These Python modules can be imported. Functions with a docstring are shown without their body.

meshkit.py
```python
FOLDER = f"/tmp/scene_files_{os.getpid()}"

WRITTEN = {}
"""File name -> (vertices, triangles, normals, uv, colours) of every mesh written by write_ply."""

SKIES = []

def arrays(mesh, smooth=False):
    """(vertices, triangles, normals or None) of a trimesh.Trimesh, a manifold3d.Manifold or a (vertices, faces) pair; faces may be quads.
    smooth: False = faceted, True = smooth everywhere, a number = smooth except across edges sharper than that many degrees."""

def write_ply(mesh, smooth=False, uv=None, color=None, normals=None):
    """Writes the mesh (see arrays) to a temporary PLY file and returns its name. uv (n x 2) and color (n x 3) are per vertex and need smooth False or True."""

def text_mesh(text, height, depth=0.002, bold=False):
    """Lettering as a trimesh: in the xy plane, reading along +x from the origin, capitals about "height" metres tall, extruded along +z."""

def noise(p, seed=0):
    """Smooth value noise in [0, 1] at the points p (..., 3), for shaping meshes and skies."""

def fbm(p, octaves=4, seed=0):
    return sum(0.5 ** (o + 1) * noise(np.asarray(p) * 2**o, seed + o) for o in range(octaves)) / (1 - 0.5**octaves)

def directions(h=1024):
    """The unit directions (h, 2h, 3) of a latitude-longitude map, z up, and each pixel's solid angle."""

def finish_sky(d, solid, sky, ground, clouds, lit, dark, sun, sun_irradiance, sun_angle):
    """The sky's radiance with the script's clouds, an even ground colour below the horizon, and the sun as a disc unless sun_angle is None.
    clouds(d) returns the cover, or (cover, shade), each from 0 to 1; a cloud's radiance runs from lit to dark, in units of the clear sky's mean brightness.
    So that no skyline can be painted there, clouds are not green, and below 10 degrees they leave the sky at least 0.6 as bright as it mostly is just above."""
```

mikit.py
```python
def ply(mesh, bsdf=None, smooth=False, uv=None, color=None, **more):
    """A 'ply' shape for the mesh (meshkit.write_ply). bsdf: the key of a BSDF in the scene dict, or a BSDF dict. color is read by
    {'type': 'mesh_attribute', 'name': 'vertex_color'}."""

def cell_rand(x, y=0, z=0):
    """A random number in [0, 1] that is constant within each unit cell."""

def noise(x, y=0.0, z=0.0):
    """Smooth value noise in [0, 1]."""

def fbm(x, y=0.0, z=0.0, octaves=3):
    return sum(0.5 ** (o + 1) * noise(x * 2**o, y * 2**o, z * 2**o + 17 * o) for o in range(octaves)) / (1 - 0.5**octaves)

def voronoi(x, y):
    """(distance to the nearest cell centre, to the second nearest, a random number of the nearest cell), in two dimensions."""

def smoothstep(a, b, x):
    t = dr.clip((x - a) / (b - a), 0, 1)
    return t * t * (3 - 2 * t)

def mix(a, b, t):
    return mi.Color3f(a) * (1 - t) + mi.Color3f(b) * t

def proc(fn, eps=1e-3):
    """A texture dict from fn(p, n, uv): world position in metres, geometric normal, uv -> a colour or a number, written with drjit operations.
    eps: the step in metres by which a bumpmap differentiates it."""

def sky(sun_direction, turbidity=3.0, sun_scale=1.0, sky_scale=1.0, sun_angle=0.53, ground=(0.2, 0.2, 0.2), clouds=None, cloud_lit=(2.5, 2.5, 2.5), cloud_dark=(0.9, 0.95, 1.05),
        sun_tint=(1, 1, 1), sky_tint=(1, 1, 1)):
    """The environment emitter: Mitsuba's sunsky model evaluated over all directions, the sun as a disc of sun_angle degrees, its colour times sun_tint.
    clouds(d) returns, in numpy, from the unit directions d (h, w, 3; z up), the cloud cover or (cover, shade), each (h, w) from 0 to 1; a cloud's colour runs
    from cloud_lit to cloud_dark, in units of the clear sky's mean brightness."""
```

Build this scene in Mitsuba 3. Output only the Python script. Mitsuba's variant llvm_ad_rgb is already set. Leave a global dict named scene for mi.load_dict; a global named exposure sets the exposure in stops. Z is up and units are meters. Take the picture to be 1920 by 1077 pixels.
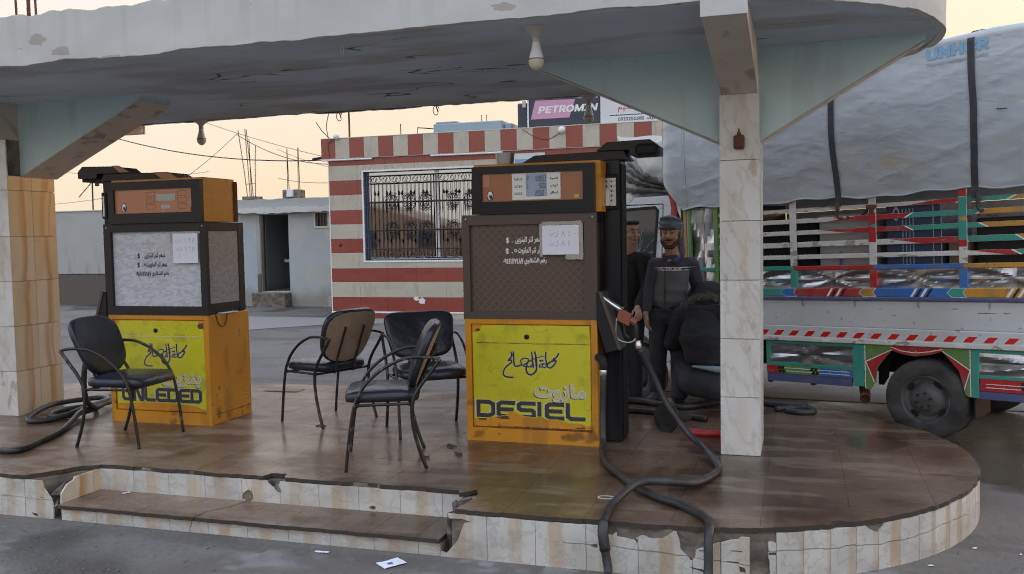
import math, random, glob, unicodedata
import numpy as np, trimesh, manifold3d as m3, shapely
import shapely.geometry as sg
import shapely.affinity as sa
from shapely.ops import unary_union
import drjit as dr
import mitsuba as mi
import mikit, meshkit
from mikit import noise, fbm, cell_rand, smoothstep, mix, proc, voronoi

random.seed(7); RNG = np.random.default_rng(11)
scene, labels = {}, {}

# ------------------------------------------------------------------ camera, sky, exposure
def rot_cam():
    yaw, pitch, roll = math.radians(-17.60), math.radians(-3.258), math.radians(-1.039)
    fw = np.array([math.sin(yaw)*math.cos(pitch), math.cos(yaw)*math.cos(pitch), math.sin(pitch)])
    r = np.array([math.cos(yaw), -math.sin(yaw), 0.0]); u = np.cross(r, fw)
    return r*math.cos(roll)+u*math.sin(roll), -r*math.sin(roll)+u*math.cos(roll), fw
_r, _u, _f = rot_cam()
T4 = mi.ScalarTransform4f
scene['camera'] = {'type': 'perspective', 'fov': math.degrees(2*math.atan(960/1708.8)), 'fov_axis': 'x',
    'near_clip': 0.05, 'far_clip': 2000.0,
    'to_world': T4().look_at(origin=[0, 0, 1.8], target=[float(_f[0]), float(_f[1]), 1.8+float(_f[2])], up=[float(c) for c in _u])}

def dusk(d):
    el = np.degrees(np.arcsin(np.clip(d[..., 2], -1, 1)))
    t = np.clip((el-3)/30.0, 0, 1); t = .42*t*t*(3-2*t)+.58*np.clip(el/90.0, 0, 1)**1.3
    az = (d[..., 0]*.72+d[..., 1]*.69)/np.maximum(np.hypot(d[..., 0], d[..., 1]), 1e-6)
    t = t+.30*(.5-.5*az)*(1-t)
    n = meshkit.fbm(d*np.array([3.0, 3.0, 9.0]), 4, seed=5)
    return 0.9+0*el, np.clip(t+0.08*(n-0.5), 0, 1)

scene['sky'] = mikit.sky([0.72, 0.69, 0.10], turbidity=5, sun_scale=0.05, sun_angle=28, sky_scale=1.0, ground=(0.16, 0.15, 0.14),
    clouds=dusk, cloud_lit=(1.06, .765, 0.415), cloud_dark=(1.50, 1.82, 2.40), sun_tint=(1, 0.8, 0.55))
exposure = 4.38

# ------------------------------------------------------------------ helpers
def uniq(key):
    if key not in USED: USED.add(key); return key
    n = 1
    while f'{key}_{n:03d}' in USED: n += 1
    USED.add(f'{key}_{n:03d}'); return f'{key}_{n:03d}'
USED = set()
def thing(base, label, cat, group=None):
    k = uniq(base); labels[k] = {'label': label, 'category': cat}
    if group: labels[k]['group'] = group
    return k
def structure(base, label):
    k = uniq(base); labels[k] = {'label': label, 'kind': 'structure'}; return k
def put(key, mesh, mat, smooth=False, **kw):
    if isinstance(mesh, (list, tuple)) and len(mesh) and isinstance(mesh[0], trimesh.Trimesh): mesh = cat_(mesh)
    scene[key] = mikit.ply(mesh, mat, smooth, **kw); USED.add(key); return key
def part(parent, base, mesh, mat, smooth=False, label=None, kind=None, **kw):
    k = uniq(parent+'__'+base); put(k, mesh, mat, smooth, **kw)
    if label: labels.setdefault(k, {})['label'] = label
    if kind: labels.setdefault(k, {})['kind'] = kind
    return k
def cat_(l): return trimesh.util.concatenate(list(l))
def hullpts(p):
    p = np.asarray(p, float); return trimesh.convex.convex_hull(p)
def bx(x0, x1, y0, y1, z0, z1, b=0.0):
    if x1 < x0: x0, x1 = x1, x0
    if b <= 0:
        m = trimesh.creation.box(extents=(x1-x0, y1-y0, z1-z0)); m.apply_translation(((x0+x1)/2, (y0+y1)/2, (z0+z1)/2)); return m
    b = min(b, (x1-x0)*.45, (y1-y0)*.45, (z1-z0)*.45)
    p = []
    for x, sx in ((x0, 1), (x1, -1)):
        for y, sy in ((y0, 1), (y1, -1)):
            for z, sz in ((z0, 1), (z1, -1)):
                p += [(x+sx*b, y+sy*b, z), (x+sx*b, y, z+sz*b), (x, y+sy*b, z+sz*b)]
    return hullpts(p)
def ext(poly, d, O=(0, 0, 0), S=(1, 0, 0), Tt=(0, 0, 1)):
    """polygon in (s,t) extruded by d towards S x T, starting at the plane through O"""
    S, Tt = np.asarray(S, float), np.asarray(Tt, float); N = np.cross(S, Tt)
    out = []
    for g in geoms(poly):
        m = trimesh.creation.extrude_polygon(g, d, engine='earcut')
        M = np.eye(4); M[:3, 0] = S; M[:3, 1] = Tt; M[:3, 2] = N; M[:3, 3] = O
        m.apply_transform(M); out.append(m)
    return cat_(out) if out else None
def geoms(p):
    if p.is_empty: return []
    g = list(p.geoms) if hasattr(p, 'geoms') else [p]
    return [x.buffer(0) if not x.is_valid else x for x in g if x.geom_type == 'Polygon' and x.area > 1e-7]
def facing(poly, d, v, z0=0.0, u0=0.0):
    """polygon in (u,z) on the plane y=v, extruded towards the camera (-y) by d"""
    return ext(poly, d, (u0, v, z0), (1, 0, 0), (0, 0, 1))
def rect(x0, x1, y0, y1): return sg.box(min(x0, x1), min(y0, y1), max(x0, x1), max(y0, y1))
def rrect(x0, x1, y0, y1, r): return rect(x0+r, x1-r, y0+r, y1-r).buffer(r, quad_segs=5)
def spline(pts, n=10, closed=False):
    p = np.asarray(pts, float); m = len(p)
    if m < 3: return p
    out = []
    idx = lambda i: p[i % m] if closed else p[min(max(i, 0), m-1)]
    for i in range(m if closed else m-1):
        a, b, c, d = idx(i-1), idx(i), idx(i+1), idx(i+2)
        if not closed:
            if i == 0: a = 2*b-c
            if i == m-2: d = 2*c-b
        for t in np.arange(n)/n:
            out.append(0.5*((2*b)+(-a+c)*t+(2*a-5*b+4*c-d)*t*t+(-a+3*b-3*c+d)*t**3))
    if not closed: out.append(p[-1])
    return np.array(out)
def tube(path, r, n=8, caps=True, flat=None):
    p = np.asarray(path, float); m = len(p)
    r = np.broadcast_to(np.asarray(r, float), (m,))
    t = np.gradient(p, axis=0); t /= np.maximum(np.linalg.norm(t, axis=1, keepdims=True), 1e-12)
    a = np.array([0, 0, 1.0]) if abs(t[0, 2]) < .9 else np.array([1.0, 0, 0])
    x = np.cross(t[0], a); x /= np.linalg.norm(x); rings = []
    for i in range(m):
        x = x-t[i]*(x@t[i]); x /= np.linalg.norm(x); y = np.cross(t[i], x)
        ang = np.arange(n)*2*np.pi/n
        rings.append(p[i]+r[i]*(np.cos(ang)[:, None]*x+np.sin(ang)[:, None]*y))
    v = np.vstack(rings); f = []
    for i in range(m-1):
        for k in range(n):
            a0, a1 = i*n+k, i*n+(k+1) % n
            f += [(a0, a1, a1+n), (a0, a1+n, a0+n)]
    if caps:
        v = np.vstack([v, p[:1], p[-1:]]); c0, c1 = len(v)-2, len(v)-1
        for k in range(n):
            f += [(c0, (k+1) % n, k), (c1, (m-1)*n+k, (m-1)*n+(k+1) % n)]
    return trimesh.Trimesh(v, np.array(f), process=False)
def lathe(prof, n=24, origin=(0, 0, 0), axis=(0, 0, 1)):
    """prof: (radius, height) list"""
    ang = np.arange(n)*2*np.pi/n; pr = np.asarray(prof, float); v, f = [], []
    for r, h in pr: v.append(np.c_[r*np.cos(ang), r*np.sin(ang), np.full(n, h)])
    v = np.vstack(v)
    for i in range(len(pr)-1):
        for k in range(n):
            a, b = i*n+k, i*n+(k+1) % n
            f += [(a, b, b+n), (a, b+n, a+n)]
    m = trimesh.Trimesh(v, np.array(f), process=False)
    M = trimesh.geometry.align_vectors([0, 0, 1], axis); M[:3, 3] = origin; m.apply_transform(M); return m
def grid_mesh(P):
    """P (a,b,3) -> mesh"""
    a, b, _ = P.shape; i = np.arange(a*b).reshape(a, b)
    q = np.stack([i[:-1, :-1], i[1:, :-1], i[1:, 1:], i[:-1, 1:]], -1).reshape(-1, 4)
    return trimesh.Trimesh(P.reshape(-1, 3), np.vstack([q[:, [0, 1, 2]], q[:, [0, 2, 3]]]), process=False)
def tf(mesh, M):
    m = mesh.copy(); m.apply_transform(M); return m
def placed(x, y, z, deg=0):
    M = trimesh.transformations.rotation_matrix(math.radians(deg), [0, 0, 1]); M[:3, 3] = (x, y, z); return M
def jag(poly, step=0.03, amp=0.012, seed=0, rng=None):
    """roughen a polygon's outline"""
    r = np.random.default_rng(seed); outs = []
    for g in geoms(poly):
        ring = g.exterior; n = max(8, int(ring.length/step)); pts = []
        q = r.normal(size=(n, 2)); q = .55*q+.45*np.roll(q, 1, 0)+.3*np.repeat(r.normal(size=(n//5+1, 2)), 5, 0)[:n]
        for i in range(n):
            p = ring.interpolate(i/n, normalized=True); pts.append((p.x+q[i, 0]*amp, p.y+q[i, 1]*amp))
        outs.append(sg.Polygon(pts).buffer(0))
    return unary_union(outs)
def blob(cx, cy, rx, ry, seed, n=16, rough=.3):
    r = np.random.default_rng(seed)
    a = np.arange(n)*2*np.pi/n; k = 1+rough*(r.random(n)-.5)*2
    return sg.Polygon(np.c_[cx+rx*k*np.cos(a), cy+ry*k*np.sin(a)]).buffer(0)
def strokes(lines, w, cap='round', join='round'):
    return unary_union([sg.LineString(l).buffer(w/2, cap_style=cap, join_style=join, quad_segs=3) for l in lines])

# ------------------------------------------------------------------ lettering
FORMS = {}
for cp in range(0xFE70, 0xFEFD):
    dcm = unicodedata.decomposition(chr(cp)).split()
    if len(dcm) == 2 and dcm[0] in ('<isolated>', '<initial>', '<medial>', '<final>'):
        FORMS.setdefault(chr(int(dcm[1], 16)), {})[dcm[0][1:-1]] = chr(cp)
def shape_ar(s):
    out = []
    def joins(c, side):
        f = FORMS.get(c, {}); return ('initial' in f) if side == 'next' else ('final' in f)
    for i, c in enumerate(s):
        f = FORMS.get(c)
        if not f: out.append(c); continue
        p = i > 0 and joins(s[i-1], 'next') and joins(c, 'prev')
        n = i < len(s)-1 and joins(c, 'next') and joins(s[i+1], 'prev')
        k = 'medial' if p and n else 'final' if p else 'initial' if n else 'isolated'
        out.append(f.get(k, c))
    res = ''.join(out)[::-1]
    import re
    return re.sub(r'[0-9\u0660-\u0669]+', lambda m: m.group(0)[::-1], res)
_FT = {}
def text_poly(text, height, arabic=False, weight=700, width=100, latin_stroke=0):
    """lettering as shapely polygons, baseline at y=0, starting at x=0; capitals about height tall"""
    from PIL import Image, ImageDraw, ImageFont
    key = (arabic, weight, width)
    if key not in _FT:
        name = 'NotoSansArabic*.woff2' if arabic else 'Inter.woff2'
        f = ImageFont.truetype(glob.glob('/opt/blender-*/*/datafiles/fonts/'+name)[0], 96)
        try:
            if arabic: f.set_variation_by_axes([weight, width])
        except Exception: pass
        _FT[key] = f
    f = _FT[key]; t = shape_ar(text) if arabic else text
    x0, y0, x1, y1 = f.getbbox(t, anchor='ls', stroke_width=latin_stroke)
    im = Image.new('L', (x1-x0+8, y1-y0+8))
    ImageDraw.Draw(im).text((4-x0, 4-y0), t, 255, f, anchor='ls', stroke_width=latin_stroke)
    on = np.pad(np.asarray(im) > 127, ((0, 0), (1, 1))).astype(np.int8)
    rows, st = np.nonzero(np.diff(on, axis=1) == 1); en = np.nonzero(np.diff(on, axis=1) == -1)[1]
    sh = shapely.union_all(shapely.box(st, -rows-1, en, -rows)).buffer(.6).buffer(-.6).simplify(.7)
    s = height/70.0
    return sa.affine_transform(sh, [s, 0, 0, s, -4*s, (4-y0)*s])
def fit(poly, x0, x1, y0, y1):
    a, b, c, d = poly.bounds; sx, sy = (x1-x0)/(c-a), (y1-y0)/(d-b)
    return sa.affine_transform(poly, [sx, 0, 0, sy, x0-a*sx, y0-b*sy])
BLOCK = {'D': [[(0, 0), (0, 1), (.72, 1), (.95, .85), (.95, .15), (.72, 0), (0, 0)]],
         'E': [[(.95, 1), (.18, 1), (0, .85), (0, .15), (.18, 0), (.95, 0)], [(0, .5), (.85, .5)]],
         'S': [[(.95, 1), (.15, 1), (0, .88), (0, .62), (.15, .5), (.8, .5), (.95, .38), (.95, .12), (.8, 0), (0, 0)]],
         'I': [[(0, 0), (0, 1)]], 'L': [[(0, 1), (0, .15), (.18, 0), (.95, 0)]],
         'U': [[(0, 1), (0, .15), (.18, 0), (.77, 0), (.95, .15), (.95, 1)]],
         'N': [[(0, 0), (0, 1), (.25, 1), (.7, 0), (.95, 0), (.95, 1)]]}
def block_text(word, x0, x1, y0, y1, w):
    gap, tot, xs = .35, 0, []
    for c in word:
        wd = .12 if c == 'I' else .95; xs.append((c, tot)); tot += wd+gap
    tot -= gap; k = (x1-x0-w)/tot; out = []
    for c, x in xs:
        for l in BLOCK[c]: out.append([(x0+w/2+(x+px*(1 if c != 'I' else .12))*k, y0+w/2+py*(y1-y0-w)) for px, py in l])
    return strokes(out, w, 'square', 'mitre')
SEG = {'0': 'abcdef', '1': 'bc', '2': 'abged', '5': 'afgcd', 'P': 'abfge', 'L': 'fed', '4': 'fgbc', '7': 'abc', '9': 'abcfgd'}
def seg_text(s, x1, y0, h, w, t):
    """seven-segment digits ending at x1"""
    out = []; x = x1-w
    for c in s[::-1]:
        if c == '.': out.append(rect(x+w*.9, x+w*.9+t*1.2, y0, y0+t*1.2)); continue
        if c == ' ': x -= w*1.4; continue
        ll = {'a': [(x, y0+h), (x+w*.8, y0+h)], 'b': [(x+w*.8, y0+h), (x+w*.8, y0+h/2)], 'c': [(x+w*.8, y0+h/2), (x+w*.8, y0)], 'd': [(x, y0), (x+w*.8, y0)],
              'e': [(x, y0), (x, y0+h/2)], 'f': [(x, y0+h/2), (x, y0+h)], 'g': [(x, y0+h/2), (x+w*.8, y0+h/2)]}
        out.append(strokes([ll[k] for k in SEG[c]], t, 'square')); x -= w*1.4
    return unary_union(out)
# ------------------------------------------------------------------ materials
def C(r, g, b): return mi.Color3f(r, g, b)
def rgb(c): return {'type': 'rgb', 'value': [float(x) for x in c]}
def plain(name, col, rough=.6, metallic=0.0, spec=.5, **kw):
    scene[name] = {'type': 'twosided', 'b': {'type': 'principled', 'base_color': rgb(col), 'roughness': rough, 'metallic': metallic, 'specular': spec, **kw}}
def made(name, colfn, rough=.6, bump=None, bscale=1.0, metallic=0.0, spec=.5, eps=2e-3, **kw):
    b = {'type': 'principled', 'base_color': proc(colfn), 'roughness': proc(rough) if callable(rough) else rough, 'metallic': metallic, 'specular': spec, **kw}
    if bump: b = {'type': 'bumpmap', 'arbitrary': proc(bump, eps), 'scale': bscale, 'bsdf': b}
    scene[name] = {'type': 'twosided', 'b': b}

def asphalt(p, n, uv):
    big = fbm(p.x*.45, p.y*.45, 3.0); mid = fbm(p.x*2.3+4, p.y*2.3, 1.0, 4); fine = .5*noise(p.x*95, p.y*95)+.5*noise(p.x*34, p.y*34)
    k = .55+.55*big+.35*(mid-.5)+.60*(fine-.5)
    c = mix((.092, .085, .079), (.19, .176, .160), dr.clip(k-.35, 0, 1))
    pat = smoothstep(.47, .53, fbm(p.x*.33+5, p.y*.6+3, 2, 4)); c = mix(c, (.115, .100, .085), .5*pat)
    chalk = smoothstep(.60, .80, fbm(p.x*1.7+9, p.y*2.6+2, 0, 4))*smoothstep(.42, .72, noise(p.x*14, p.y*14))*smoothstep(5.6, 4.6, p.y)
    oil = smoothstep(.56, .72, fbm(p.x*.8+31, p.y*.8+7, 0, 3))
    c = mix(c, (.036, .034, .033), .65*oil)
    tr = smoothstep(.55, .8, fbm(p.x*.35, p.y*5.5, 4, 3)); c = mix(c, c*.68, .6*tr)
    wet = smoothstep(.35, .6, fbm(p.x*1.5+2, p.y*1.9, 6, 4)+.75*smoothstep(1.5, .2, dr.sqrt(dr.square((p.x-2.0)*.8)+dr.square((p.y-7.6)*.9)))-.42)
    c = mix(c, (.022, .020, .018), .8*wet)
    return mix(c, (.30, .30, .30), .5*chalk)
def asphalt_rough(p, n, uv):
    wet = smoothstep(.35, .6, fbm(p.x*1.5+2, p.y*1.9, 6, 4)+.75*smoothstep(1.5, .2, dr.sqrt(dr.square((p.x-2.0)*.8)+dr.square((p.y-7.6)*.9)))-.42)
    return (1-wet)*asphalt_dry(p, n, uv)+.36*wet
def asphalt_dry(p, n, uv): return .62+.3*fbm(p.x*3, p.y*3)-.28*smoothstep(.56, .72, fbm(p.x*.8+31, p.y*.8+7, 0, 3))
def asphalt_bump(p, n, uv):
    near = smoothstep(2.2, .6, dr.sqrt(dr.square((p.x-2.0)*.8)+dr.square((p.y-7.6)*.9)))
    return (1-.6*near)*(.006*noise(p.x*60, p.y*60)+.012*fbm(p.x*9, p.y*9)+.02*noise(p.x*1.2, p.y*1.2))
made('m_asphalt', asphalt, asphalt_rough, asphalt_bump, spec=.35)

def terrazzo(p, n, uv):
    cell = cell_rand(dr.floor((p.x-.255)/.455), dr.floor((p.y-7.01)/.455))
    f = noise(p.x*130, p.y*130)*.4+noise(p.x*48, p.y*48)*.6
    sm = fbm(p.x*3.1, p.y*5.2, 2.0, 4)
    c = mix((.115, .073, .051), (.21, .145, .104), dr.clip(.0+.75*f+.12*(cell-.5)*2+.9*(fbm(p.x*1.6, p.y*2.4, 9, 4)-.4), 0, 1))
    oil = smoothstep(-3.0, -1.2, p.x)*smoothstep(.2, .75, fbm(p.x*1.1+3, p.y*1.3+8, 0, 4)+.14)
    c = mix(c, (.060, .034, .020), .8*oil)
    stain = smoothstep(.50, .60, fbm(p.x*1.9+11, p.y*2.3+5, 1, 5)); c = mix(c, c*C(.52, .48, .45), .75*stain)
    run = smoothstep(.56, .64, fbm(p.x*4.5+2, p.y*1.1+9, 8, 4)); c = mix(c, c*C(.6, .56, .5), .6*run)
    dust = smoothstep(.45, .75, sm)*smoothstep(-1.6, -4.2, p.x)
    c = mix(c, (.30, .235, .185), .5*dust)
    scuff = smoothstep(.58, .72, fbm(p.x*2.2+7, p.y*9+1, 5, 3))
    c = mix(c, (.25, .20, .16), .25*scuff)
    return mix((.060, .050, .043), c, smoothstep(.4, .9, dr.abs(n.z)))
def terrazzo_rough(p, n, uv):
    return .08+.34*fbm(p.x*2.7, p.y*4.1, 1.0, 4)+.08*smoothstep(-2.5, -5, p.x)
def terrazzo_bump(p, n, uv): return .0016*fbm(p.x*6, p.y*6, 0, 3)+.0003*noise(p.x*90, p.y*90)
made('m_terrazzo', terrazzo, terrazzo_rough, terrazzo_bump, spec=.36)

def cement(p, n, uv):
    k = fbm(p.x*9, p.y*9, p.z*9, 4); g = noise(p.x*70, p.y*70, p.z*70)
    return mix((.075, .064, .054), (.29, .25, .205), dr.clip(k*1.5-.35+.25*(g-.5), 0, 1))
made('m_cement', cement, .9, lambda p, n, uv: .02*fbm(p.x*18, p.y*18, p.z*18, 3))

def tile(p, n, uv):
    i = dr.floor(uv.x); x = uv.x-i; r = cell_rand(i, 3); r2 = cell_rand(i, 7)
    wob = .07*(fbm(uv.y*1.6+i*3.7, i, 0, 3)-.5)*2
    c0 = .40+.26*r
    band = smoothstep(.19, .09, dr.abs(x-c0+.5*wob))*(.55+.45*noise(uv.y*2.2+i*5, x*3))
    band2 = smoothstep(.10, .02, dr.abs(x-(c0+.22)+wob*1.3))*.5*r2
    vein = smoothstep(.46, .5, fbm(x*3+i*9, uv.y*3.1, r*9, 4))*smoothstep(.56, .5, fbm(x*3+i*9, uv.y*3.1, r*9, 4))
    c = mix((.60, .585, .54), (.50, .50, .48), dr.clip(r2*.8+.4*(fbm(x*4, uv.y*4, i)-.5), 0, 1))
    c = mix(c, (.46, .335, .20), (.45+.5*cell_rand(i, 11))*dr.clip(band+band2, 0, 1))
    c = mix(c, (.30, .28, .24), .35*vein)
    dirt = dr.clip(fbm(p.x*5+p.y*4, p.z*9, p.y*3, 4)*1.6-.6, 0, 1)
    return mix(c, (.20, .17, .13), .5*dirt)
made('m_tile', tile, .28, lambda p, n, uv: .0010*fbm(p.x*7, p.y*7, p.z*7, 2), spec=.5)

def coltile(p, n, uv):
    i = dr.floor(uv.x); x = uv.x-i; r = cell_rand(i, 3); r2 = cell_rand(i, 7)
    side = smoothstep(.5, .8, dr.abs(n.x))
    wob = .08*(fbm(uv.y*1.3+i*3.7, i, 0, 3)-.5)*2
    band = smoothstep(.22, .03, dr.abs(x-(.45+.2*r)+wob))*(.4+.6*noise(uv.y*2.0+i*5, x*3))
    vein = smoothstep(.44, .5, fbm(x*2.2+i*9, uv.y*2.1+x*1.5, r*9, 4))*smoothstep(.56, .5, fbm(x*2.2+i*9, uv.y*2.1+x*1.5, r*9, 4))
    c = mix((.66, .655, .63), (.58, .575, .545), r2)
    c = mix(c, (.52, .36, .20), band*(.06+.34*smoothstep(.35, .8, r2+.3*side)))
    c = mix(c, (.42, .38, .32), .4*vein)
    dirt = dr.clip(fbm(p.x*6+p.y*6, p.z*3, 4, 4)*1.8-.7, 0, 1)
    c = mix(c, (.36, .30, .22), .4*dirt)
    spot = smoothstep(.62, .72, fbm(p.x*17+p.y*17, p.z*9, 4, 4))*smoothstep(.5, .7, noise(p.x*3+p.y*3, p.z*2.1, 8))
    return mix(c, (.34, .26, .18), .6*spot)
made('m_coltile', coltile, .25, spec=.5)
def coltile_warm(p, n, uv):
    i = dr.floor(uv.x); x = uv.x-i; r = cell_rand(i, 3); r2 = cell_rand(i, 7)
    wob = .09*(fbm(uv.y*1.1+i*3.7, i, 0, 3)-.5)*2
    c = mix((.56, .46, .31), (.60, .54, .44), dr.clip(r2*1.3-.3, 0, 1))
    b = smoothstep(.20, .02, dr.abs(x-(.40+.25*r)+wob))*(.45+.55*noise(uv.y*1.6+i*5, x*3)); b2 = smoothstep(.09, .01, dr.abs(x-(.72-.2*r)+wob*1.4))*.6
    c = mix(c, (.40, .22, .085), .85*dr.clip(b+b2, 0, 1))
    return mix(c, (.36, .28, .18), .45*dr.clip(fbm(p.x*6+p.y*6, p.z*3, 4, 4)*1.8-.7, 0, 1))
made('m_coltile_warm', coltile_warm, .25, spec=.5)

def fascia(p, n, uv):
    k = fbm(p.x*1.5, p.z*4, p.y*1.5, 4)
    c = mix((.60, .60, .57), (.47, .48, .46), dr.clip(k*1.4-.3, 0, 1))
    streak = smoothstep(.55, .8, fbm(p.x*14+p.y*9, p.z*1.2, 3, 3))
    c = mix(c, (.43, .42, .38), .35*streak*smoothstep(2.9, 3.3, p.z))
    peel = smoothstep(.69, .70, fbm(p.x*2.6+1.3, p.z*5.5+.5, p.y*2.6, 5))
    c = mix(c, (.36, .33, .29), .8*peel)
    chip = smoothstep(.80, .82, noise(p.x*19+7, p.z*21, p.y*19))*smoothstep(.5, .62, noise(p.x*1.3, p.z*2, p.y))
    return mix(c, (.30, .27, .24), .7*chip)
made('m_fascia', fascia, .8, lambda p, n, uv: .008*fbm(p.x*7, p.y*7, p.z*7, 4), spec=.3)

def soffit(p, n, uv):
    k = fbm(p.x*1.1, p.y*1.6, 4, 4); f = fbm(p.x*9, p.y*9, 2, 3)
    c = mix((.52, .60, .67), (.40, .445, .48), dr.clip(k*1.5-.3+.3*(f-.5), 0, 1))
    rust = smoothstep(.55, .72, fbm(p.x*.9+3, p.y*2.6+2, 7, 5))
    c = mix(c, (.31, .255, .21), .45*rust)
    edge = smoothstep(7.2, 8.0, p.y)
    c = mix(c, (.27, .21, .165), .6*edge*noise(p.x*3, p.y*4))
    cr = smoothstep(.012, .003, dr.abs(fbm(p.x*.9+11, p.y*3.4, 3, 3)-.5))*smoothstep(.60, .68, noise(p.x*2.1+5, p.y*3.3, 9))
    return mix(c, (.08, .075, .07), .85*cr)
def soffit_bump(p, n, uv): return .012*fbm(p.x*5, p.y*8, p.z*5, 4)
made('m_soffit', soffit, .85, soffit_bump, spec=.25)

def bluepaint(p, n, uv):
    k = fbm(p.x*2, p.y*2, p.z*3, 4); f = noise(p.x*60, p.y*60, p.z*60)
    c = mix((.49, .64, .66), (.60, .72, .70), dr.clip(k+.3*(f-.5), 0, 1))
    st = smoothstep(.56, .8, fbm(p.x*9+p.y*7, p.z*2, 1, 3))
    return mix(c, (.34, .37, .35), .25*st)
made('m_bluepaint', bluepaint, .75, lambda p, n, uv: .005*fbm(p.x*14, p.y*14, p.z*14, 3), spec=.3)
def rawcement(p, n, uv):
    k = fbm(p.x*4+p.y*2, p.z*4, p.y*3, 4)
    c = mix((.52, .46, .39), (.64, .58, .51), dr.clip(k*1.3-.15, 0, 1))
    st = smoothstep(.58, .75, fbm(p.x*12+p.z*3, p.y*5+p.z*4, 1, 3))
    return mix(c, (.25, .18, .135), .55*st)
made('m_rawcement', rawcement, .85, lambda p, n, uv: .008*fbm(p.x*12, p.y*12, p.z*12, 3))

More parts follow.
